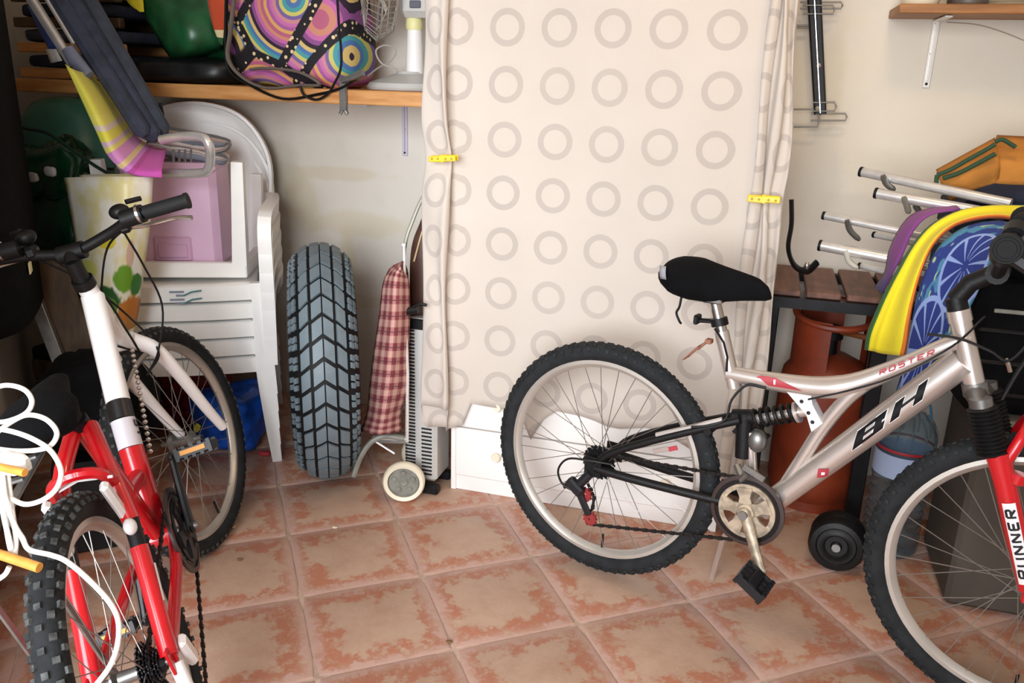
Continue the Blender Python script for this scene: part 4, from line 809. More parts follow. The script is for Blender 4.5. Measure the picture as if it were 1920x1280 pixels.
# upturned stool with the lilac cool box and a folded towel
t = thing('stool', 'white plastic stool turned upside down on the chair stack, legs up round the lilac box', 'stool', (-1.0, -.44, .647)); Rz = Matrix.Rotation(math.radians(22), 3, 'Z'); c0 = V((-1.022, -.505, 0))
W2 = lambda x, y, z: c0 + Rz @ V((x, y, z))
mb = MB()
for (x, y, sx, sy) in ((0, -.15, .46, .03), (0, .15, .46, .03), (-.215, 0, .03, .27), (.215, 0, .03, .27)): mb.box(W2(x, y, .683), (sx, sy, .052), Rz, .004)
mb.box(W2(0, 0, .665), (.42, .27, .012), Rz); mb.build('stool_top', M_plastwhite, t, t, flat=True)
for s_ in (-1, 1):
    for u_ in (-1, 1): mb = MB(); mb.tube([W2(s_ * .207, u_ * .142, .70), W2(s_ * .222, u_ * .150, 1.045 if u_ < 0 else .972)], [.024, .0185], 4, flat=1, up=Rz @ V((1, 0, 0))); mb.build('leg', M_plastwhite, t, t, flat=True)
t = thing('cool_box', 'lilac plastic cool box held between the legs of the upturned stool', 'box', W2(-.02, 0, .672))
mb = MB(); mb.box(W2(-.02, 0, .852), (.31, .22, .36), Rz, .022); mb.build('box_body', M_lilac, t, t)
mb = MB(); mb.box(W2(-.02, 0, 1.018), (.316, .228, .03), Rz, .01); mb.build('lid', M_lilac, t, t)
mb = MB(); mb.box(W2(-.02, -.112, .745), (.125, .012, .085), Rz, .006); mb.box(W2(-.02, -.117, .74), (.10, .01, .05), Rz, .004); mb.build('handle', mat('lilac_shade', '#D3A9C8', .45), t, t)
M_towel = stripes('towel_stripes', [(0, '#8A93A4'), (.16, '#6F7684'), (.28, '#D9D0CC'), (.36, '#CBA094'), (.44, '#E6DDD8'), (.56, '#8A93A4'), (.7, '#7A8494'), (.84, '#D5CBC8'), (.93, '#C79A8E')], 1, .95, .10, 'CONSTANT', 1.0)
t = thing('towel', 'folded grey and pink striped towel lying on the lilac cool box', 'towel', W2(-.04, 0, 1.028))
for q, (z, hx_, dx) in enumerate(((1.034, .27, .01), (1.082, .30, .0))):
    cc_ = W2(.015 + dx, .01, z + .024); R2 = Rz @ Matrix.Rotation(.10, 3, 'Y'); sg = lambda x, p: math.copysign(abs(x) ** p, x)
    def fold(i, j, cc_=cc_, R2=R2, hx_=hx_, q=q):
        a = -PI / 2 + PI * i; t_ = 2 * PI * j; p = V((sg(math.sin(a), .6) * hx_ / 2, sg(math.cos(a), .5) * sg(math.cos(t_), .6) * .095, sg(math.cos(a), .45) * sg(math.sin(t_), .7) * .027))
        p.z += .010 * math.sin(i * 5 + q) + .005 * NZ.noise(p * 30 + V((q, 0, 0))); return cc_ + R2 @ p
    mb = MB(); mb.grid(fold, 26, 28, uv=lambda i, j: (i, (j * 2.0 + .25 * q) % 1)); mb.build('fold', M_towel, t, t, ang=1.4)
# bags under the chairs
o = blob((-.90, -.50, .11), (.24, .26, .215), .6, .03, 8, 21).build('plastic_bag', M_blue, ang=1.4); tag(o, 'crumpled blue plastic bag with a yellow spot under the white chairs', 'bag')
mb = MB(); mb.box((-.955, -.637, .10), (.022, .01, .035), Matrix.Rotation(.5, 3, 'Y'), .004); mb.build('sticker', M_yellow, o, o)
o = blob((-1.13, -.40, .16), (.22, .24, .30), .8, .03, 12, 31).build('net_bag', M_rednet, ang=1.4); tag(o, 'dark red net sack beside the blue bag under the chairs', 'bag')
mb = MB()
mb.tube([(-1.16, -.70, .005), (-1.145, -.66, .22)], .03, 10); tag(mb.build('cardboard_tube', mat('grey_card', '#8F918B', .8)), 'short grey tube standing under the chairs behind the wheel of the red bicycle', 'tube')
# fruit-printed tote, green bags, dark plank, black cloths by the side wall
k = NT('fruit_print'); uvn = k.new('ShaderNodeUVMap'); uvn.uv_map = 'uv'; x = k.xyz(uvn.outputs[0]); n1 = k.noise(5, 3, uvn.outputs[0])
cl = k.mix(k.ss(n1, .4, .62), lin('#F1EEE2'), lin('#E6DCA0'))
def spot(cl, u, v_, ru, rv, hexc, soft=.25):
    ru *= 1.25; rv *= 1.25
    dx = k.math('DIVIDE', k.math('SUBTRACT', x[0], u), ru); dy = k.math('DIVIDE', k.math('SUBTRACT', x[1], v_), rv)
    ru, rv = ru, rv
    d = k.math('ADD', k.math('SQRT', k.math('ADD', k.math('MULTIPLY', dx, dx), k.math('MULTIPLY', dy, dy))), k.math('MULTIPLY', k.math('SUBTRACT', k.noise(16, 3, uvn.outputs[0]), .5), .5)); return k.mix(k.ss(d, 1, 1 - soft), cl, lin(hexc))
for a_ in ((.45, .62, .10, .04, '#E4D23C'), (.15, .46, .14, .05, '#DCE07A'), (.75, .55, .05, .08, '#D8B7A0'), (.68, .42, .13, .065, '#6FA02E'), (.42, .30, .2, .07, '#2E5A2C'), (.5, .26, .10, .05, '#5E8A33'), (.88, .38, .08, .06, '#3F7A34'), (.72, .24, .10, .05, '#A55668'), (.84, .22, .22, .09, '#C47A34'), (.8, .12, .2, .05, '#B98046'), (.2, .10, .08, .12, '#D7DC6A'), (.35, .04, .10, .05, '#D9E06A')): cl = spot(cl, *a_)
k.base(cl); k.b.inputs['Roughness'].default_value = .35; M_fruit = k.m
YT = -.90
t = thing('tote_bag', 'pale yellow shopping tote printed with fruit, hanging beside the chair stack', 'bag', at(215, 620, y=YT))
rowsT = [[at(120, 333, y=YT - .01), at(175, 331, y=YT - .05), at(232, 331, y=YT - .05), at(287, 332, y=YT + .02)], [at(133, 410, y=YT - .02), at(180, 412, y=YT - .075), at(235, 412, y=YT - .07), at(282, 412, y=YT)], [at(146, 490, y=YT - .02), at(185, 492, y=YT - .08), at(232, 494, y=YT - .07), at(272, 492, y=YT)], [at(158, 560, y=YT - .02), at(188, 575, y=YT - .07), at(228, 580, y=YT - .06), at(262, 570, y=YT)], [at(166, 634, y=YT - .01), at(190, 640, y=YT - .05), at(222, 640, y=YT - .04), at(250, 630, y=YT)]]
mb = cloth_rows(rowsT, 5, 5); mb.uv = [(u, 1 - v_) for u, v_ in mb.uv]; tb = mb.build('front_panel', M_fruit, t, t, solid=.003, ang=1.4)
mb = cloth_rows([[(lambda c_: c_ + (p - c_) * .8 + V((-.03, .06, 0)))(sum(r, V()) / 4) for p in r] for r in rowsT], 5, 5); mb.uv = [(u, .9) for u, v_ in mb.uv]; mb.build('back_panel', M_fruit, t, t, solid=.003, ang=1.4)
mb = MB(); mb.lathe([(.19, 0), (.195, .02), (.185, .10), (.15, .20), (.11, .245), (.07, .262), (0, .268)], (-1.555, -.42, .955), n=36); t = tag(mb.build('plastic_tub', M_tub), 'upturned round green plastic tub under the pine shelf, above the dark green sack', 'tub')
mb = MB(); mb.lathe([(.196, 0), (.203, .0), (.203, .022), (.194, .022)], (-1.555, -.42, .955), n=36, close=True); mb.build('rim', M_tub, t, t)
t = thing('rubbish_sack', 'glossy dark green plastic sack full of bulky things behind the red bicycle', 'bag', (-1.42, -.55, .28))
blob((-1.385, -.59, .70), (.38, .30, .62), .75, .05, 7, 41, 40, 30).build('sack_body', M_greenbag, t, t, ang=1.4)
blob((-1.44, -.62, .98), (.28, .24, .20), .8, .05, 9, 44, 30, 20).build('sack_neck', M_greenbag, t, t, ang=1.4)
mb = MB(); mb.tube(cr([at(45, 240, y=-.80), at(90, 250, y=-.82), at(140, 285, y=-.82), at(190, 318, y=-.80), at(225, 335, y=-.74)], 5), .006, 6); mb.build('drawstring', mat('green_cord', '#0A2A1C', .6), t, t)
for (a, b) in ((62, 332), (95, 322)): blob(at(a, b, y=-.83), (.035, .02, .03), .6, .004, 30, a, 10, 8).build('pale_tag', M_paleg, t, t)
# base the sack stands on
t = thing('crate', 'low dark crate standing under the green sack', 'crate', (-1.47, -.60, 0)); mb = MB(); mb.box((-1.38, -.62, .195), (.30, .28, .36), Matrix.Identity(3), .01); mb.build('crate_body', M_dark, t, t, flat=True)
for q in range(3): mb = MB(); mb.box((-1.38, -.765, .08 + q * .11), (.28, .012, .07), bev=.003); mb.build('slat', M_darkboard, t, t, flat=True)
def plank_between(a0, a1, wd_, th, nrm, m, name):
    A, B_ = V(a0), V(a1); d = (B_ - A).normalized(); n = V(nrm); n = (n - d * n.dot(d)).normalized(); s_ = n.cross(d); mb = MB(); mb.box((A + B_) / 2, ((B_ - A).length, wd_, th), Matrix((d, s_, n)).transposed(), .002); return mb
o = plank_between((-.86, -1.06, .012), (-1.165, -1.0, .78), .105, .02, (.5, -.85, 0), None, '').build('board', M_darkboard, flat=True); tag(o, 'narrow dark brown board leaning behind the frame of the red bicycle', 'board')
mb = plank_between((-.885, -1.12, .012), (-1.20, -1.05, .78), .035, .03, (.5, -.85, 0), None, ''); o = mb.build('metal_strip', M_steel, flat=True); tag(o, 'grey metal strip leaning along the dark brown board', 'strip')
for q in range(6): pass
t = thing('garment_bag', 'tall black fabric garment bag with a small pale label, hung on the side wall', 'bag', (-1.13, -1.02, .6))
def wallp(tt, dd, z): p = LW(tt) + LN * dd; return V((p.x, p.y, z))
cloth_rows([[wallp(.30, .05, z), wallp(.42, .13, z), wallp(.60, .15, z), wallp(.82, .15, z), wallp(.97, .13, z), wallp(1.04, .03, z)] for z in (1.75, 1.4, 1.1, .85, .66)], 4, 5).build('bag_front', M_blackcloth, t, t, solid=.006, ang=1.3)
mb = MB(); mb.tube(cr([wallp(.975, .135, 1.75), wallp(.98, .137, 1.4), wallp(.975, .137, 1.1), wallp(.98, .133, .9)], 4), .0045, 6); mb.build('piping', mat('grey_piping', '#5E5E60', .6), t, t)
lab = wallp(.56, .157, .80); mb = MB(); mb.box(lab, (.05, .004, .032), Matrix((V((-.64, .768, 0)), V((-.768, -.64, 0)), V((0, 0, 1)))).transposed(), .001); mb.build('label_patch', mat('cream_label', '#F1E6B8', .6), t, t)
o = blob((-.86, -1.17, .42), (.30, .30, .26), .8, .04, 8, 51, R=Matrix.Rotation(.5, 3, 'Z')).build('folded_jacket', M_blackcloth, ang=1.4); tag(o, 'crumpled black jacket on a stand behind the saddle of the red bicycle', 'jacket')
o = MB(); o.box((-.88, -1.17, .14), (.26, .24, .28), Matrix.Rotation(-.87, 3, 'Z'), .01); o = o.build('storage_box', M_dark, flat=True); tag(o, 'plain dark box on the floor carrying the crumpled black jacket', 'box')
# ------------------------------------------------------------------ large tyre
M_block = mat('blue_grey_tread', '#69777F', .5, var=.18, vs=9, bump=.2, bs=70); M_carc = mat('black_tyre', '#0E0F11', .6, var=.3, vs=20, spec=.3)
d_ = V((-.490, .8717, 0)); ax_ = V((.8717, .490, 0)); TM = Matrix(((d_.x, ax_.x, 0, -.463), (d_.y, ax_.y, 0, -.582), (0, 0, 1, .398), (0, 0, 0, 1)))
t = thing('tyre', 'large black tyre with blue-grey chevron tread blocks standing beside the chair stack', 'tyre', mw=TM); RM, rm = .287, .107
sq = lambda a: (1.0 if abs(a) < 1.3 else 1.0)
mb = MB(); m = 28; mb.lathe([(RM + rm * math.cos(2 * PI * q / m), rm * math.sin(2 * PI * q / m)) for q in range(m)], ax=(0, 1, 0), n=72, close=True); mb.build('carcass', M_carc, t)
NR = 37; dth = 2 * PI / NR
def tread_block(a0, a1, t00, t01, t10, t11, hgt=.0065, n=3):
    """one block: minor-angle range a0..a1, start/end wheel angle at each side"""
    mb = MB(); P = lambda a, th, r: V((math.cos(th) * (RM + r * math.cos(a)), r * math.sin(a), math.sin(th) * (RM + r * math.cos(a))))
    top = []; bot = []
    for j in range(n + 1):
        a = lerp(a0, a1, j / n); s0 = lerp(t00, t10, j / n); s1 = lerp(t01, t11, j / n)
        for i in range(3): th = lerp(s0, s1, i / 2); top.append(P(a, th, rm + hgt)); bot.append(P(a, th, rm - .001))
    vs = top + bot; N = len(top); fs = []
    for j in range(n):
        for i in range(2): q = j * 3 + i; fs.append((q, q + 1, q + 4, q + 3))
    ring = [0, 1, 2] + [3 * j + 2 for j in range(1, n + 1)] + [3 * n + 1, 3 * n] + [3 * j for j in range(n - 1, 0, -1)]
    for a, b in zip(ring, ring[1:] + ring[:1]): fs.append((a, a + N, b + N, b))
    return mb.add(vs, fs)
kinds = []
for s_ in (-1, 1):
    h = dth * .395; sl = .055
    kinds.append(tread_block(s_ * .018, s_ * .285, -h - 0, h - 0, -h + sl, h + sl)); kinds.append(tread_block(s_ * .375, s_ * .64, -h + sl, h + sl, -h + sl * 2, h + sl * 2))
    q_ = tread_block(s_ * .80, s_ * .93, -h * .8 + sl * 2, -h * .1 + sl * 2, -h * .8 + sl * 2.2, -h * .05 + sl * 2.2, n=2)
    for (aa, bb, cc_, dd_) in ((.80, .93, .15, .85), (1.0, 1.13, -.8, -.1), (1.0, 1.13, .15, .85)):
        e_ = tread_block(s_ * aa, s_ * bb, h * cc_ + sl * 2, h * dd_ + sl * 2, h * cc_ + sl * 2.2, h * dd_ + sl * 2.2, n=2); b_ = len(q_.v); q_.v += e_.v; q_.f += [tuple(i + b_ for i in f) for f in e_.f]; q_.mi += e_.mi
    kinds.append(q_)
for kd in kinds:
    p = kd.build('tread_block', M_block, t, ang=.5)
    for q in range(1, NR): dup(p, t, Matrix.Rotation(-q * dth, 4, 'Y'))
# ------------------------------------------------------------------ shopping trolley, board, heater
k = NT('red_tartan'); uvn = k.new('ShaderNodeUVMap'); uvn.uv_map = 'uv'; x = k.xyz(uvn.outputs[0])
sx_ = k.math('FRACT', k.math('MULTIPLY', x[0], 5.0)); sy_ = k.math('FRACT', k.math('MULTIPLY', x[1], 15.0)); bx_ = k.ss(k.math('ABSOLUTE', k.math('SUBTRACT', sx_, .5)), .20, .26); by_ = k.ss(k.math('ABSOLUTE', k.math('SUBTRACT', sy_, .5)), .20, .26)
cl = k.mix(k.math('MULTIPLY', k.math('ADD', bx_, by_), .5), lin('#C9A093'), lin('#72182F')); lnx = k.math('LESS_THAN', sx_, .07); lny = k.math('LESS_THAN', sy_, .07)
cl = k.mix(k.math('MULTIPLY', k.math('MAXIMUM', lnx, lny), .8), cl, lin('#3E1622')); cl = k.mix(k.math('MULTIPLY', k.noise(9, 2, k.co()), .3), cl, lin('#A86A66')); k.base(cl); k.b.inputs['Roughness'].default_value = .9; M_tartan = k.m
YC = -.70
t = thing('shopping_trolley', 'folded shopping trolley with a red tartan bag, cream wheels and curved grey foot', 'trolley', at(720, 905, y=YC))
C3 = lambda L: [at(a, b, y=(YC + (q[2] if len(q) > 2 else 0))) for q in L for a, b in [q[:2]]]
mb = cloth_rows([C3([(757, 488, 0), (752, 500, -.04), (757, 512, .0), (762, 500, .04)][:3]), C3([(722, 520, .02), (742, 522, -.05), (766, 525, .01)]), C3([(712, 590, .02), (738, 592, -.06), (768, 590, .01)]), C3([(701, 660, .02), (732, 664, -.07), (766, 662, .01)]), C3([(694, 720, .02), (726, 724, -.07), (766, 720, .01)]), C3([(688, 775, .02), (718, 782, -.06), (752, 772, .01)]), C3([(676, 808, .02), (712, 814, -.05), (752, 808, .01)])], 8, 4); mb.build('bag', M_tartan, t, t, solid=.004, ang=1.3)
mb = cloth_rows([C3([(757, 488, .05), (762, 500, .06)]), C3([(722, 520, .03), (766, 525, .09)]), C3([(701, 660, .03), (766, 662, .10)]), C3([(688, 775, .03), (752, 772, .09)]), C3([(676, 808, .03), (752, 808, .08)])], 4, 4); mb.build('bag', M_tartan, t, t, solid=.004, ang=1.3)
mb = MB(); mb.tube(C3([(763, 828), (764, 700), (758, 560), (757, 460)]), .006, 8); mb.tube(C3([(763, 828, .13), (764, 700, .13), (759, 560, .13), (757, 460, .13)]), .006, 8); mb.tube(C3([(700, 820), (764, 823)]), .007, 8); mb.tube(C3([(700, 826, .13), (764, 828, .13)]), .007, 8); mb.tube(C3([(757, 460), (757, 460, .13)]), .006, 8); mb.tube(C3([(702, 826), (740, 850)]), .004, 8); mb.build('frame', M_alu, t, t)
for dy in (0, .13): mb = MB(); mb.tube(cr(C3([(760, 822, dy), (722, 817, dy), (696, 828, dy - .02), (676, 856, dy - .04), (663, 892 - dy * 60, dy - .05)]), 5), .0125, 8, flat=.8, up=(0, 0, 1)); mb.build('foot', M_greyp, t, t)
wc = at(757, 885, y=YC - .02); r_w = .0685; wax = V((.30, -.95, 0)).normalized(); wc.z = r_w + .001
for s_, nm in ((0, 0), (1, 1)):
    o_ = wc + V((-.03, .22, 0)) * s_
    mb = MB(); mb.lathe([(r_w * .74, -.014), (r_w * .76, .012), (r_w * .93, .016), (r_w, .008), (r_w, -.010), (r_w * .93, -.016)], o_, wax, 40, close=True); w_ = mb.build('wheel', M_cream, t, t)
    mb = MB(); mb.lathe([(0, .006), (.012, .008), (.016, .004), (r_w * .70, .004), (r_w * .745, .010), (r_w * .745, -.01), (0, -.01)], o_, wax, 32)
    for q in range(5):
        a = 2 * PI * q / 5 + .3; u_ = wax.cross(V((0, 0, 1))).normalized(); mb.lathe([(0, .010), (.009, .009), (.011, .003)], o_ + u_ * math.cos(a) * .031 + V((0, 0, 1)) * math.sin(a) * .031, wax, 10)
    mb.build('hub', M_greyp, w_, t)
mb = MB(); mb.tube([wc, wc + V((-.03, .22, 0))], .005, 8); mb.build('axle', M_steel, t, t)
mb = MB(); mb.tube(C3([(757, 585), (772, 582), (784, 580)]), .012, 8); mb.tube(cr(C3([(772, 578), (786, 570), (800, 572)]), 4), .005, 8); mb.build('latch', M_black, t, t)
t = thing('folding_table', 'folded brown table with a rounded pale metal rim, standing behind the trolley', 'table', (-.10, -.50, .56))
rimp = [at(757, 596, y=-.60), at(758, 470, y=-.60), at(775, 410, y=-.58), at(798, 362, y=-.55), at(822, 352, y=-.52), at(835, 380, y=-.50)]
rim = cr(rimp, 6); inner = [p + V((.022, -.0, -.012)) for p in rim]
mb = MB(); q0 = V((.0, -.555, .55)); q1 = V((-.02, -.56, .55))
mb.tube(rim, .0065, 8); mb.build('rim', mat('dull_rim', '#A9A698', .45, .3), t, t)
mb = MB(); n_ = len(inner); base_r = [V((-.035, p.y + .01, p.z)) for p in inner]
mb.grid(lambda i, j: inner[round(i * (n_ - 1))].lerp(V((-.025, -.535, inner[round(i * (n_ - 1))].z)), j), n_ - 1, 2); mb.build('table_leaf', mat('brown_laminate', '#4A2E24', .4, var=.1), t, t, solid=.016)
mb = MB(); mb.tube(cr([p + V((.035, -.006, -.03)) for p in rimp[1:5]], 5), .003, 6); mb.build('edge_strip', mat('tan_edge', '#C9AE84', .5), t, t)
t = thing('convector_heater', 'slim grey convector heater with rows of slots, between trolley and wardrobe', 'heater', (-.094, -.57, 0))
mb = MB(); mb.box((-.0945, -.565, .315), (.115, .13, .565), bev=.012); hb_ = mb.build('casing', M_paleg, t, t)
k = mat('slot_black', '#141416', .7)
for q in range(44):
    mb = MB(); mb.box((-.128, -.6305, .062 + q * .0118), (.036, .004, .0055)); 
    if q == 0: pr_ = mb.build('slot', k, hb_, t, flat=True)
    else: c_ = dup(pr_, hb_); c_.location = (0, 0, .0118 * q)
for q in range(13):
    c_ = dup(pr_, hb_); c_.location = (.058, 0, .0118 * q * 1.15)
mb = MB(); mb.box((-.10, -.6315, .58), (.07, .006, .035), bev=.003); mb.build('control_panel', M_black, hb_, t, flat=True)
for y_ in (-.625, -.51): mb = MB(); mb.box((-.09, y_ - .015, .016), (.135, .035, .03), bev=.006); mb.build('foot', M_black, t, t, flat=True)
# ------------------------------------------------------------------ right of the sheet: rack, shelf, table, sunbeds, towels
t = thing('wall_rack', 'black folding wall rack with wire loops, hung beside the sheet edge', 'rack', (1.03, -.01, 1.24))
for (a, b) in (((1519, -30), (1533, 214)), ((1532, -30), (1543, 214))):
    mb = MB(); A, B_ = at(*a, y=-.05), at(*b, y=-.05); mb.tube([A, B_], .0085, 6, flat=1.3); mb.build('bar', M_dark, t, t, flat=True)
mb = MB(); mb.tube([at(1527, 0, y=-.066), at(1538, 212, y=-.066)], .0022, 6); mb.build('wire', M_chrome, t, t)
M_wire = mat('wire_grey', '#6A655E', .4, .6)
for (x0, x1, y0, y1, yy) in ((1505, 1565, 10, 26, -.06), (1500, 1580, 4, 16, -.045), (1490, 1530, 48, 52, -.04), (1524, 1568, 192, 208, -.06), (1520, 1588, 213, 226, -.045), (1488, 1536, 205, 238, -.05)):
    mb = MB(); mb.tube([at(x0, y0, y=yy), at(x1 - 3, y0, y=yy), at(x1, (y0 + y1) / 2, y=yy), at(x1 - 3, y1, y=yy), at(x0, y1, y=yy)], .0026, 6); mb.build('wire_loop', M_wire, t, t)
for (a, b) in ((1535, 123), (1533, 203)): mb = MB(); mb.lathe([(0, -.012), (.007, -.010), (.008, -.004)], at(a, b, y=-.055), (0, 1, 0), 10); mb.build('bolt', M_chrome, t, t)
mb = MB(); mb.box((1.72, -.115, 1.5485), (1.01, .23, .026), bev=.003); tag(mb.build('shelf', M_brownwood, flat=True), 'short brown wooden shelf over the folded sunbeds, carrying a cream bowl', 'shelf')
bracket(1.353, 1.535, .20, .20, 'slim white metal bracket under the brown wooden shelf', mat('white_metal', '#E6E1D9', .3, .2))
ZS = 1.563
mb = MB(); bx_c = at(1725, 5, y=-.13); mb.lathe([(0, 0), (.045, 0), (.05, .006), (.062, .05), (.066, .08), (.062, .08), (.056, .045), (.0, .012)], (bx_c.x, -.13, ZS), n=28); tag(mb.build('bowl', M_cream), 'pale yellow bowl on the brown wooden shelf', 'bowl')
bx_c = at(1815, 5, y=-.13); t = thing('pot', 'grey metal pot next to the cream bowl on the brown shelf', 'pot', (bx_c.x, -.13, ZS)); mb = MB(); mb.lathe([(0, 0), (.052, 0), (.056, .006), (.056, .09), (.053, .09), (.053, .01), (0, .01)], (bx_c.x, -.13, ZS), n=28); mb.build('pot_body', M_steel, t, t)
for s_ in (-1, 1): mb = MB(); mb.tube([(bx_c.x + s_ * .055, -.15, ZS + .07), (bx_c.x + s_ * .075, -.13, ZS + .072), (bx_c.x + s_ * .055, -.11, ZS + .07)], .004, 6); mb.build('handle', M_black, t, t)
bx_c = at(1895, 5, y=-.13); t = thing('basket', 'woven grey-brown basket at the far end of the brown shelf', 'basket', (bx_c.x, -.13, ZS)); mb = MB()
for q in range(9): mb.tube([V((bx_c.x + .065 * math.cos(a * PI / 12), -.13 + .065 * math.sin(a * PI / 12), ZS + .005 + q * .009)) for a in range(24)], .0052, 5, closed=True)
mb.build('basket_weave', mat('wicker', '#9A8D74', .8), t, t)
mb = MB(); mb.tube(cr([at(1775, 42, y=-.006), at(1830, 46, y=-.006), at(1880, 60, y=-.006), at(1935, 82, y=-.006)], 5), .0012, 5); tag(mb.build('wire', mat('thin_grey_wire', '#A08F80', .6)), 'thin grey wire curving along the wall under the brown shelf', 'wire')
# slatted table
t = thing('slatted_table', 'dark metal table with red-brown wooden slats, carrying the sunbeds', 'table', (1.45, -.24, 0)); TZ = .735
mb = MB()
mb.box((1.45, -.42, TZ - .022), (1.02, .025, .032)); mb.box((1.45, -.03, TZ - .022), (1.02, .025, .032))
for x_ in (.952, 1.948): mb.box((x_, -.225, TZ - .022), (.025, .415, .032))
mb.build('frame', M_dark, t, t, flat=True)
for x_ in (.965, 1.283, 1.935):
    for y_ in ((-.415, -.035) if x_ != 1.283 else (-.415,)): mb = MB(); mb.box((x_, y_, (TZ - .03) / 2), (.046, .026, TZ - .03), bev=.003); mb.build('leg', M_dark, t, t, flat=True)
for q in range(9): mb = MB(); mb.box((.995 + q * .114, -.225, TZ + .004), (.098, .38, .018), bev=.003); mb.build('slat', M_redwood, t, t, flat=True)
mb = MB(); p_ = [at(1484, 374, y=-.52), at(1484, 420, y=-.52), at(1478, 465, y=-.51), at(1490, 498, y=-.46), at(1513, 508, y=-.40), at(1532, 492, y=-.36)]
t = thing('hook_arm', 'bent black metal arm with a shiny tip, hanging between sheet edge and table', 'hook', p_[4]); mb.tube(cr(p_, 5), .011, 8, flat=.6); mb.build('arm', M_dark, t, t)
mb = MB(); mb.ball(at(1513, 498, y=-.43), (.008, .008, .012)); mb.build('tip', M_chrome, t, t)
# folded sunbeds
M_canv = M_navyd
def sunbed(label, tubes, joints, zc):
    t = thing('sunbed', label, 'sunbed', (1.55, -.3, zc), 'folded sunbeds on the slatted table')
    for (a, b, r_, y0, y1) in tubes:
        A, B_ = at(*a, y=y0), at(*b, y=y1); D_ = (B_ - A); mb = MB(); mb.tube([A, B_, B_ + D_ * .9], r_, 14); mb.lathe([(0, 0), (r_ * .8, 0)], A, D_, 12); mb.build('frame_tube', M_alu, t, t)
        mb = MB(); mb.tube([A - D_.normalized() * .004, A + D_.normalized() * .004], r_ * 1.08, 12); mb.build('tube_cap', M_dark, t, t)
    for (a, b, c_, m_, y0) in joints:
        mb = MB(); mb.tube(cr([at(*a, y=y0), at(*b, y=y0), at(*c_, y=y0)], 4), [.012] + [.017] * 7 + [.010], 8, flat=.5); mb.build('hinge', m_, t, t)
    mb = MB(); mb.box((1.68, -.25, zc), (.50, .32, .13), bev=.03); mb.build('folded_canvas', M_canv, t, t)
    return t
M_hinge = mat('hinge_grey', '#8E8A80', .4, .3); M_hingew = mat('hinge_cream', '#D8D4C6', .45)
sunbed('folded sunbed with shiny aluminium legs, upper one under the orange cushion', [((1615, 322), (1755, 352), .0135, -.34, -.44), ((1643, 362), (1790, 388), .0145, -.42, -.50)], [((1655, 328), (1662, 345), (1678, 356), M_steel, -.39), ((1694, 368), (1700, 385), (1704, 400), M_hinge, -.46), ((1715, 383), (1722, 395), (1728, 410), M_steel, -.45)], .985)
sunbed('folded sunbed with shiny aluminium legs, lower one resting on the table slats', [((1545, 404), (1685, 432), .0115, -.34, -.42), ((1640, 440), (1690, 450), .009, -.34, -.40), ((1538, 460), (1675, 486), .0155, -.40, -.46), ((1612, 498), (1662, 510), .009, -.38, -.42)], [((1588, 412), (1594, 432), (1612, 450), M_steel, -.385), ((1586, 468), (1592, 490), (1608, 502), M_hingew, -.43)], .825)
# cushions and towels
t = thing('cushion', 'tan-orange cushion with dark green piping on top of the sunbeds', 'cushion', at(1850, 345, y=-.33)); M_tan = mat('tan_cloth', '#C07F35', .9, var=.2, vs=10, bump=.3, bs=120); M_pip = mat('green_piping', '#2E4A33', .8)
YQ = -.34
cloth_rows([[at(1866, 262, y=YQ + .06), at(1900, 264, y=YQ + .06), at(1985, 268, y=YQ + .06)], [at(1862, 300, y=YQ - .04), at(1905, 300, y=YQ - .05), at(1990, 302, y=YQ - .05)], [at(1850, 342, y=YQ - .05), at(1900, 346, y=YQ - .06), at(1990, 348, y=YQ - .06)]], 5, 5).build('cushion_face', M_tan, t, t, solid=.03, ang=1.4)
cloth_rows([[at(1758, 326, y=YQ - .01), at(1800, 303, y=YQ), at(1868, 266, y=YQ + .02)], [at(1765, 345, y=YQ - .06), at(1812, 328, y=YQ - .07), at(1872, 300, y=YQ - .06)], [at(1782, 372, y=YQ - .04), at(1822, 352, y=YQ - .06), at(1866, 344, y=YQ - .05)]], 5, 5).build('cushion_face', M_tan, t, t, solid=.03, ang=1.4)
for L_ in ([(1757, 328), (1782, 318), (1812, 301), (1850, 280), (1866, 270)], [(1768, 334), (1796, 325), (1826, 310), (1866, 288)], [(1866, 266), (1880, 262), (1904, 276)], [(1757, 328), (1756, 345), (1766, 356)]): mb = MB(); mb.tube(cr([at(a, b, y=YQ - .085) for a, b in L_], 4), .006, 7); mb.build('piping', M_pip, t, t)
o = cloth_rows([[at(1806, 348, y=YQ - .02), at(1860, 346, y=YQ - .05), at(1985, 346, y=YQ - .05)], [at(1822, 370, y=YQ - .07), at(1870, 372, y=YQ - .09), at(1985, 372, y=YQ - .09)], [at(1835, 384, y=YQ - .05), at(1880, 388, y=YQ - .06), at(1985, 390, y=YQ - .06)]], 5, 5).build('cushion', M_navyd, solid=.03, ang=1.4); tag(o, 'dark navy cushion squeezed beneath the tan-orange cushion', 'cushion')
Lp = [(1925, 386, -.54), (1855, 387, -.56), (1795, 397, -.57), (1744, 424, -.58), (1710, 462, -.59), (1682, 508, -.595), (1658, 552, -.595), (1640, 592, -.59), (1627, 625, -.59), (1622, 656, -.585)]
Rp = [(1925, 422, -.66), (1880, 410, -.67), (1830, 413, -.68), (1785, 428, -.68), (1750, 462, -.68), (1728, 510, -.68), (1714, 560, -.675), (1706, 605, -.67), (1702, 640, -.665), (1697, 668, -.66)]
M_rt = stripes('towel_rainbow', [(0, '#2F5F28'), (.10, '#3B7A2A'), (.15, '#F0DF2E'), (.84, '#F5E63A'), (.88, '#E8842C'), (.96, '#A85028')], 1, .95, .02)
l3 = [at(a, b, y=y) for a, b, y in Lp]; r3 = [at(a, b, y=y) for a, b, y in Rp]
rows_ = []
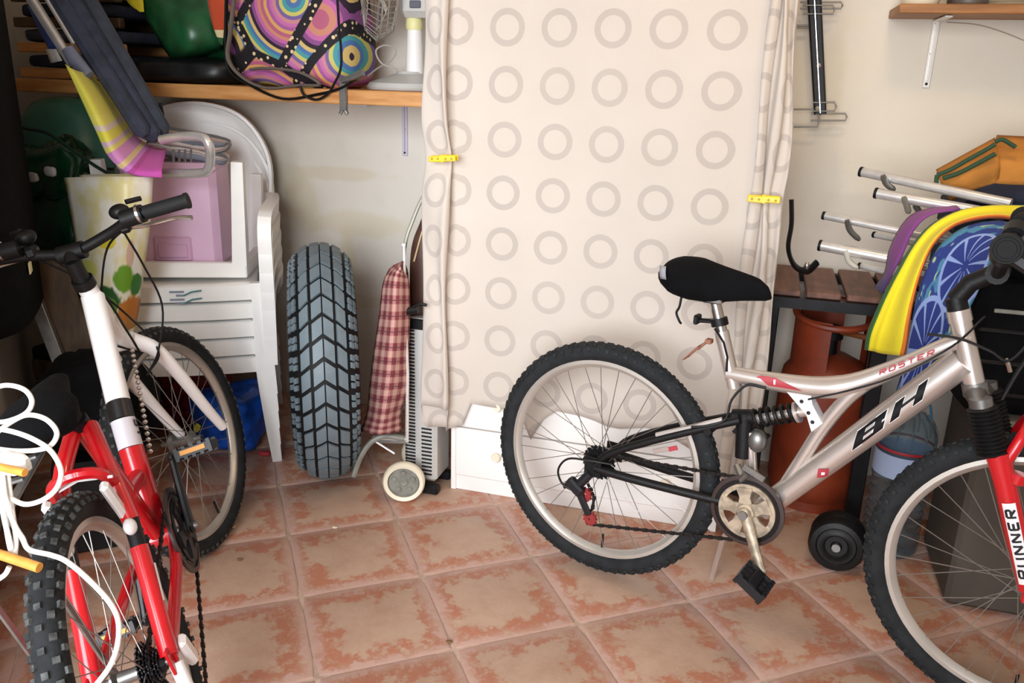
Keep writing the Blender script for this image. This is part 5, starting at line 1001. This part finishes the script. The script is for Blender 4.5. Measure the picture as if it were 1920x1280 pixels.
for q in range(6):
    f_ = q / 5; rows_.append([l3[i].lerp(r3[i], f_ ** (1.0 if i < 6 else lerp(1.0, 1.35, (i - 5) / 4))) + V((0, -.018 * math.sin(f_ * PI * 3) * (.3 + .07 * i), .006 * math.sin(f_ * 9))) for i in range(10)])
t = thing('towel', 'beach towel with purple, green, yellow and orange stripes, draped off the sunbeds', 'towel', l3[-1]); cloth_rows(rows_, 4, 4).build('towel_face', M_rt, t, t, solid=.006, ang=1.4)
# purple towel layer showing beyond the green stripe
t2 = thing('towel', 'purple towel under the striped beach towel at the sunbed ends', 'towel', at(1690, 470, y=-.5))
cloth_rows([[at(1790, 384, y=-.49), at(1720, 398, y=-.49), at(1690, 425, y=-.50), at(1668, 470, y=-.51), at(1660, 510, y=-.52), at(1640, 540, y=-.53)], [at(1800, 392, y=-.56), at(1745, 402, y=-.57), at(1712, 432, y=-.57), at(1690, 480, y=-.575), at(1668, 520, y=-.58), at(1654, 548, y=-.58)]], 4, 4).build('towel_face', stripes('towel_purple', [(0, '#8E4B8C'), (.6, '#7D3F80'), (.9, '#40305E')], 0, .95, .1, 'LINEAR'), t2, t2, solid=.006, ang=1.4)
k = NT('blue_leaf_print'); uvn = k.new('ShaderNodeUVMap'); uvn.uv_map = 'uv'; x = k.xyz(uvn.outputs[0]); n1 = k.noise(4.5, 3, uvn.outputs[0]); n2 = k.noise(11, 2, uvn.outputs[0])
cl = k.mix(k.ss(n1, .48, .52), lin('#2D3F86'), lin('#4C86A8')); cl = k.mix(k.ss(n2, .60, .64), cl, lin('#A9C39C')); cl = k.mix(k.ss(x[0], .72, .76), cl, k.mix(k.ss(n1, .45, .5), lin('#5E86B4'), lin('#2A3A74')))
for (cu, cv) in ((.40, .62), (.80, .4)):
    dx = k.math('SUBTRACT', x[0], cu); dy = k.math('MULTIPLY', k.math('SUBTRACT', x[1], cv), .55); an = k.math('ARCTAN2', dy, dx); rr_ = k.math('SQRT', k.math('ADD', k.math('MULTIPLY', dx, dx), k.math('MULTIPLY', dy, dy)))
    ln_ = k.math('MULTIPLY', k.math('LESS_THAN', k.math('ABSOLUTE', k.math('SUBTRACT', k.math('FRACT', k.math('MULTIPLY', an, 1.75)), .5)), .10), k.math('MULTIPLY', k.math('LESS_THAN', rr_, .22), k.math('GREATER_THAN', rr_, .03)))
    rg_ = k.math('LESS_THAN', k.math('ABSOLUTE', k.math('SUBTRACT', rr_, .21)), .012); disc = k.math('LESS_THAN', rr_, .22); cl = k.mix(disc, cl, lin('#2C3B84')); cl = k.mix(k.math('MAXIMUM', ln_, rg_), cl, lin('#8FA6DA'))
k.base(cl); k.b.inputs['Roughness'].default_value = .95; k.bump(k.noise(180, 2, k.co()), .3, .003); M_blt = k.m
L2 = [(1925, 428, -.70), (1880, 416, -.70), (1832, 420, -.70), (1792, 436, -.70), (1756, 470, -.70), (1732, 520, -.695), (1716, 575, -.69), (1706, 630, -.68), (1694, 690, -.66), (1676, 752, -.64)]
R2 = [(1930, 470, -.82), (1900, 462, -.83), (1872, 472, -.83), (1850, 500, -.82), (1832, 545, -.80), (1812, 585, -.78), (1794, 620, -.77), (1776, 660, -.75), (1752, 705, -.72), (1722, 760, -.70)]
l3 = [at(a, b, y=y) for a, b, y in L2]; r3 = [at(a, b, y=y) for a, b, y in R2]
t = thing('towel', 'blue leaf-patterned beach towel hanging beside the yellow striped one', 'towel', l3[-1])
mb = cloth_rows([[l3[i].lerp(r3[i], q / 4) + V((0, -.015 * math.sin(q * 1.7) * (.3 + .05 * i), 0)) for i in range(10)] for q in range(5)], 4, 4); mb.build('towel_face', M_blt, t, t, solid=.006, ang=1.4)
# ------------------------------------------------------------------ under and beside the table
gx, gy = 1.165, -.235
t = thing('gas_bottle', 'orange gas bottle with a handle collar, standing under the slatted table', 'bottle', (gx, gy, 0))
mb = MB(); mb.lathe([(0, .015), (.11, .015), (.135, .04), (.142, .08), (.142, .40), (.135, .45), (.11, .485), (.06, .51), (0, .515)], (gx, gy, 0), n=40); mb.build('cylinder', M_orange, t, t)
mb = MB(); mb.lathe([(.125, 0), (.128, 0), (.128, .04), (.125, .04)], (gx, gy, 0), n=32, close=True); mb.build('foot_ring', M_orange, t, t)
R_ = .118
for (a0, a1) in ((-.4, .5), (1.2, 2.6), (3.2, 4.6)): mb = MB(); mb.lathe([(R_ - .004, .47), (R_, .47), (R_, .64), (R_ - .004, .64)], (gx, gy, 0), n=12, a0=a0, a1=a1, close=True); mb.build('collar', M_orange, t, t)
mb = MB(); mb.tube([V((gx + R_ * math.cos(a * PI / 20), gy + R_ * math.sin(a * PI / 20), .645 + .02 * math.sin(a * PI / 20))) for a in range(40)], .011, 8, closed=True); mb.build('handle_ring', M_orange, t, t)
mb = MB(); mb.lathe([(.022, .51), (.022, .56), (.035, .565), (.035, .60), (.012, .61), (0, .61)], (gx, gy, 0), n=16); mb.build('valve', M_black, t, t)
mb = MB(); mb.tube(cr([(gx, gy, .59), (gx + .10, gy - .09, .60), (gx + .22, gy - .10, .59), (gx + .3, gy + .1, .45)], 5), .009, 8); mb.build('hose', mat('brown_hose', '#7A4422', .5), t, t)
t = thing('dumbbell', 'short black dumbbell with ribbed round weights on the tiles by the front wheel', 'dumbbell', (1.215, -.66, 0)); dax = V((-.145, -.985, .10)).normalized(); dc = V((1.216, -.685, .079))
for q, off in enumerate((0, -.055)):
    mb = MB(); mb.lathe([(0, .02), (.012, .022), (.016, .016), (.03, .016), (.034, .02), (.040, .016), (.052, .016), (.056, .021), (.070, .018), (.078, .006), (.078, -.016), (.070, -.02), (0, -.02)], dc + dax * off, dax, 40); mb.build('weight', M_black, t, t)
mb = MB(); mb.tube([dc + dax * .03, dc - dax * .09], .012, 12); mb.build('bar', M_steel, t, t)
bxx, byy = 1.385, -.50
k = NT('clear_plastic'); k.base(lin('#DCE8EE')); k.b.inputs['Transmission Weight'].default_value = .97; k.b.inputs['Roughness'].default_value = .05; k.b.inputs['IOR'].default_value = 1.12; M_clear = k.m
t = thing('water_bottle', 'large clear water bottle with a blue label behind the front wheel', 'bottle', (bxx, byy, 0)); pr_ = [(0, .004), (.074, .004), (.080, .015)]
for q in range(8): pr_ += [(.080, .03 + q * .026), (.074, .043 + q * .026)]
pr_ += [(.080, .245), (.080, .335), (.074, .342), (.080, .35), (.078, .375), (.066, .41), (.042, .435), (.021, .447), (.020, .462)]
mb = MB(); mb.lathe(pr_, (bxx, byy, 0), n=36); mb.build('bottle_body', M_clear, t, t, solid=.0015)
for q in range(12): a = 2 * PI * q / 12; mb = MB(); mb.tube(cr([V((bxx + r_ * math.cos(a), byy + r_ * math.sin(a), z_)) for r_, z_ in ((.080, .356), (.076, .385), (.062, .415), (.042, .437))], 3), .0035, 5); mb.build('rib', M_clear, t, t)
mb = MB(); mb.lathe([(.0812, .255), (.0812, .325)], (bxx, byy, 0), n=36); lb_ = mb.build('label', mat('pale_blue_label', '#A3B4D4', .5), t, t)
mb = MB(); mb.lathe([(.0818, .335), (.0825, .339), (.0818, .343)], (bxx, byy, 0), n=36); mb.build('red_band', M_redref, t, t)
va = math.atan2(CAM.y - byy, CAM.x - bxx); mb = MB(); mb.lathe([(0, .003), (.017, .0025), (.017, 0)], (bxx + .0795 * math.cos(va + .42), byy + .0795 * math.sin(va + .42), .296), (math.cos(va + .42), math.sin(va + .42), 0), 18); mb.build('sticker', M_yellow, lb_, t)
mb = MB(); mb.lathe([(.024, .448), (.026, .452), (.026, .475), (.022, .48), (0, .48)], (bxx, byy, 0), n=20); mb.build('cap', mat('blue_cap', '#3E7FA6', .4), t, t)
mb = MB(); mb.tube(cr([V((bxx - .04, byy - .03, .44)), V((bxx - .02, byy - .03, .49)), V((bxx + .03, byy - .03, .49)), V((bxx + .05, byy - .02, .435))], 4), .006, 8, flat=.5); mb.build('carry_handle', MATS['blue_cap'], t, t)
mb = MB(); mb.box((1.85, -.385, .02), (.80, .05, .034), Matrix.Rotation(-.02, 3, 'Z'), .003); tag(mb.build('plank', M_plank, flat=True), 'orange-brown wooden plank lying on the floor behind the front wheel', 'plank')
t = thing('storage_box', 'grey-brown storage box with a pale rim under the black suitcase', 'box', (1.78, -.55, 0)); mb = MB(); mb.box((1.74, -.62, .275), (.50, .34, .53), bev=.012); mb.build('box_body', mat('taupe_box', '#4C453D', .7, var=.15), t, t)
mb = MB(); mb.box((1.74, -.62, .545), (.53, .37, .022), bev=.006); mb.build('lid', mat('pale_taupe', '#776F63', .6), t, t)
t = thing('suitcase', 'black soft suitcase with a small metal pull, on the grey-brown box', 'suitcase', (1.80, -.62, .557)); mb = MB(); mb.box((1.69, -.65, .725), (.54, .28, .33), bev=.035); sb_ = mb.build('case_body', M_blackcloth, t, t)
for z in (.62, .70, .78): mb = MB(); mb.box((1.69, -.792, z), (.50, .012, .012), bev=.004); mb.build('piping', M_black, t, t, flat=True)
mb = MB(); mb.tube(cr([at(1886, 672, y=-.80), at(1890, 682, y=-.805), at(1894, 696, y=-.80)], 4), .0055, 6); mb.build('zip_pull', M_chrome, t, t)
mb = MB(); mb.box((1.50, -.793, .83), (.07, .006, .010), bev=.002); mb.build('reflective_strip', M_greyp, t, t, flat=True)
o = blob((1.70, -.66, .975), (.46, .26, .18), .7, .03, 7, 61).build('backpack', M_blackcloth, ang=1.4); tag(o, 'crumpled black backpack on top of the black suitcase', 'backpack')
# ------------------------------------------------------------------ rope with wooden pegs on the red bicycle, small litter
t = thing('rope', 'white cord in loose coils with two wooden pegs, slung over the red bicycle carrier', 'rope', at(40, 900, d=1.22))
RP = lambda L: cr([at(a, b, d=c_) for a, b, c_ in L], 6)
loops = [[(-30, 735, 1.24), (10, 722, 1.23), (45, 730, 1.22), (60, 752, 1.22), (48, 775, 1.22), (10, 790, 1.23), (-30, 790, 1.24)],
    [(-30, 830, 1.22), (15, 795, 1.21), (50, 778, 1.2), (85, 785, 1.2), (106, 808, 1.2), (100, 830, 1.2), (78, 842, 1.2), (30, 845, 1.21), (-30, 838, 1.22)],
    [(-30, 800, 1.2), (20, 808, 1.19), (60, 822, 1.19), (95, 845, 1.19), (114, 880, 1.18), (108, 912, 1.18), (84, 935, 1.18), (50, 945, 1.19), (22, 935, 1.2), (-30, 905, 1.21)],
    [(5, 890, 1.2), (12, 940, 1.19), (28, 985, 1.18), (42, 1008, 1.18), (55, 1030, 1.18), (95, 1040, 1.17), (125, 1052, 1.16), (165, 1085, 1.15), (205, 1128, 1.14), (222, 1165, 1.13), (220, 1210, 1.12), (205, 1250, 1.11), (175, 1290, 1.10)],
    [(0, 870, 1.21), (4, 930, 1.2), (14, 1000, 1.19), (22, 1040, 1.19)], [(14, 880, 1.21), (22, 950, 1.2), (30, 1010, 1.2), (28, 1040, 1.19)], [(-5, 880, 1.2), (6, 960, 1.19), (22, 1030, 1.19)], [(18, 1062, 1.18), (8, 1078, 1.18), (-20, 1095, 1.18)], [(-20, 850, 1.21), (15, 862, 1.2), (28, 872, 1.2), (15, 884, 1.2), (-20, 880, 1.21)]]
for L_ in loops: mb = MB(); mb.tube(RP(L_), .0036, 8); mb.build('coil', M_rope, t, t)
for (a, b, w_) in (((-40, 1026), (74, 1064), .0068), ((-40, 866), (47, 886), .0055)):
    A, B_ = at(*a, d=1.185), at(*b, d=1.165); mb = MB(); mb.tube([A, B_], [w_, w_ * 1.05], 10); mb.build('peg', M_handle, t, t)
blob(at(22, 868, d=1.195), (.05, .03, .028), .6, .004, 30, 3, 12, 8).build('knot', M_rope, t, t)
o = cloth_rows([[at(412, 986, z=.004), at(430, 980, z=.012), at(444, 982, z=.006)], [at(414, 992, z=.003), at(428, 988, z=.014), at(440, 990, z=.004)]], 3, 3).build('leaf', mat('dry_leaf', '#C9A27A', .8), solid=.001); tag(o, 'dry tan leaf on the tiles by the front wheel of the red bicycle', 'leaf')
for (a, b, lb) in ((450, 1048, 'dark crumb of debris on the tile right of the dry leaf'), (628, 988, 'tiny pale crumb on the grout below the tyre'), (842, 1202, 'small brown crumb on the tile nearest the doorway')):
    p = at(a, b, z=.003); o = blob(p, (.018, .009, .005), .8, .003, 60, a, 8, 6).build('crumb', mat('crumb_' + str(a), '#7A5A38' if a != 628 else '#E2D3B8', .9)); tag(o, lb, 'crumb')
o = blob(at(497, 848, z=.006), (.045, .03, .010), .8, .008, 40, 7, 14, 8).build('petal', mat('red_petal', '#B4383F', .8)); tag(o, 'crumpled red scrap on the tiles in front of the chair leg', 'scrap')
# ceiling lamp that gives the warm light overhead
t = thing('ceiling_lamp', 'round white ceiling lamp above the frame in the middle of the room', 'lamp', (1.15, -1.15, 2.42)); mb = MB(); mb.lathe([(0, 0), (.19, 0), (.19, .07), (.0, .075)], (1.15, -1.15, 2.425), n=32); mb.build('lamp_base', M_white, t, t)
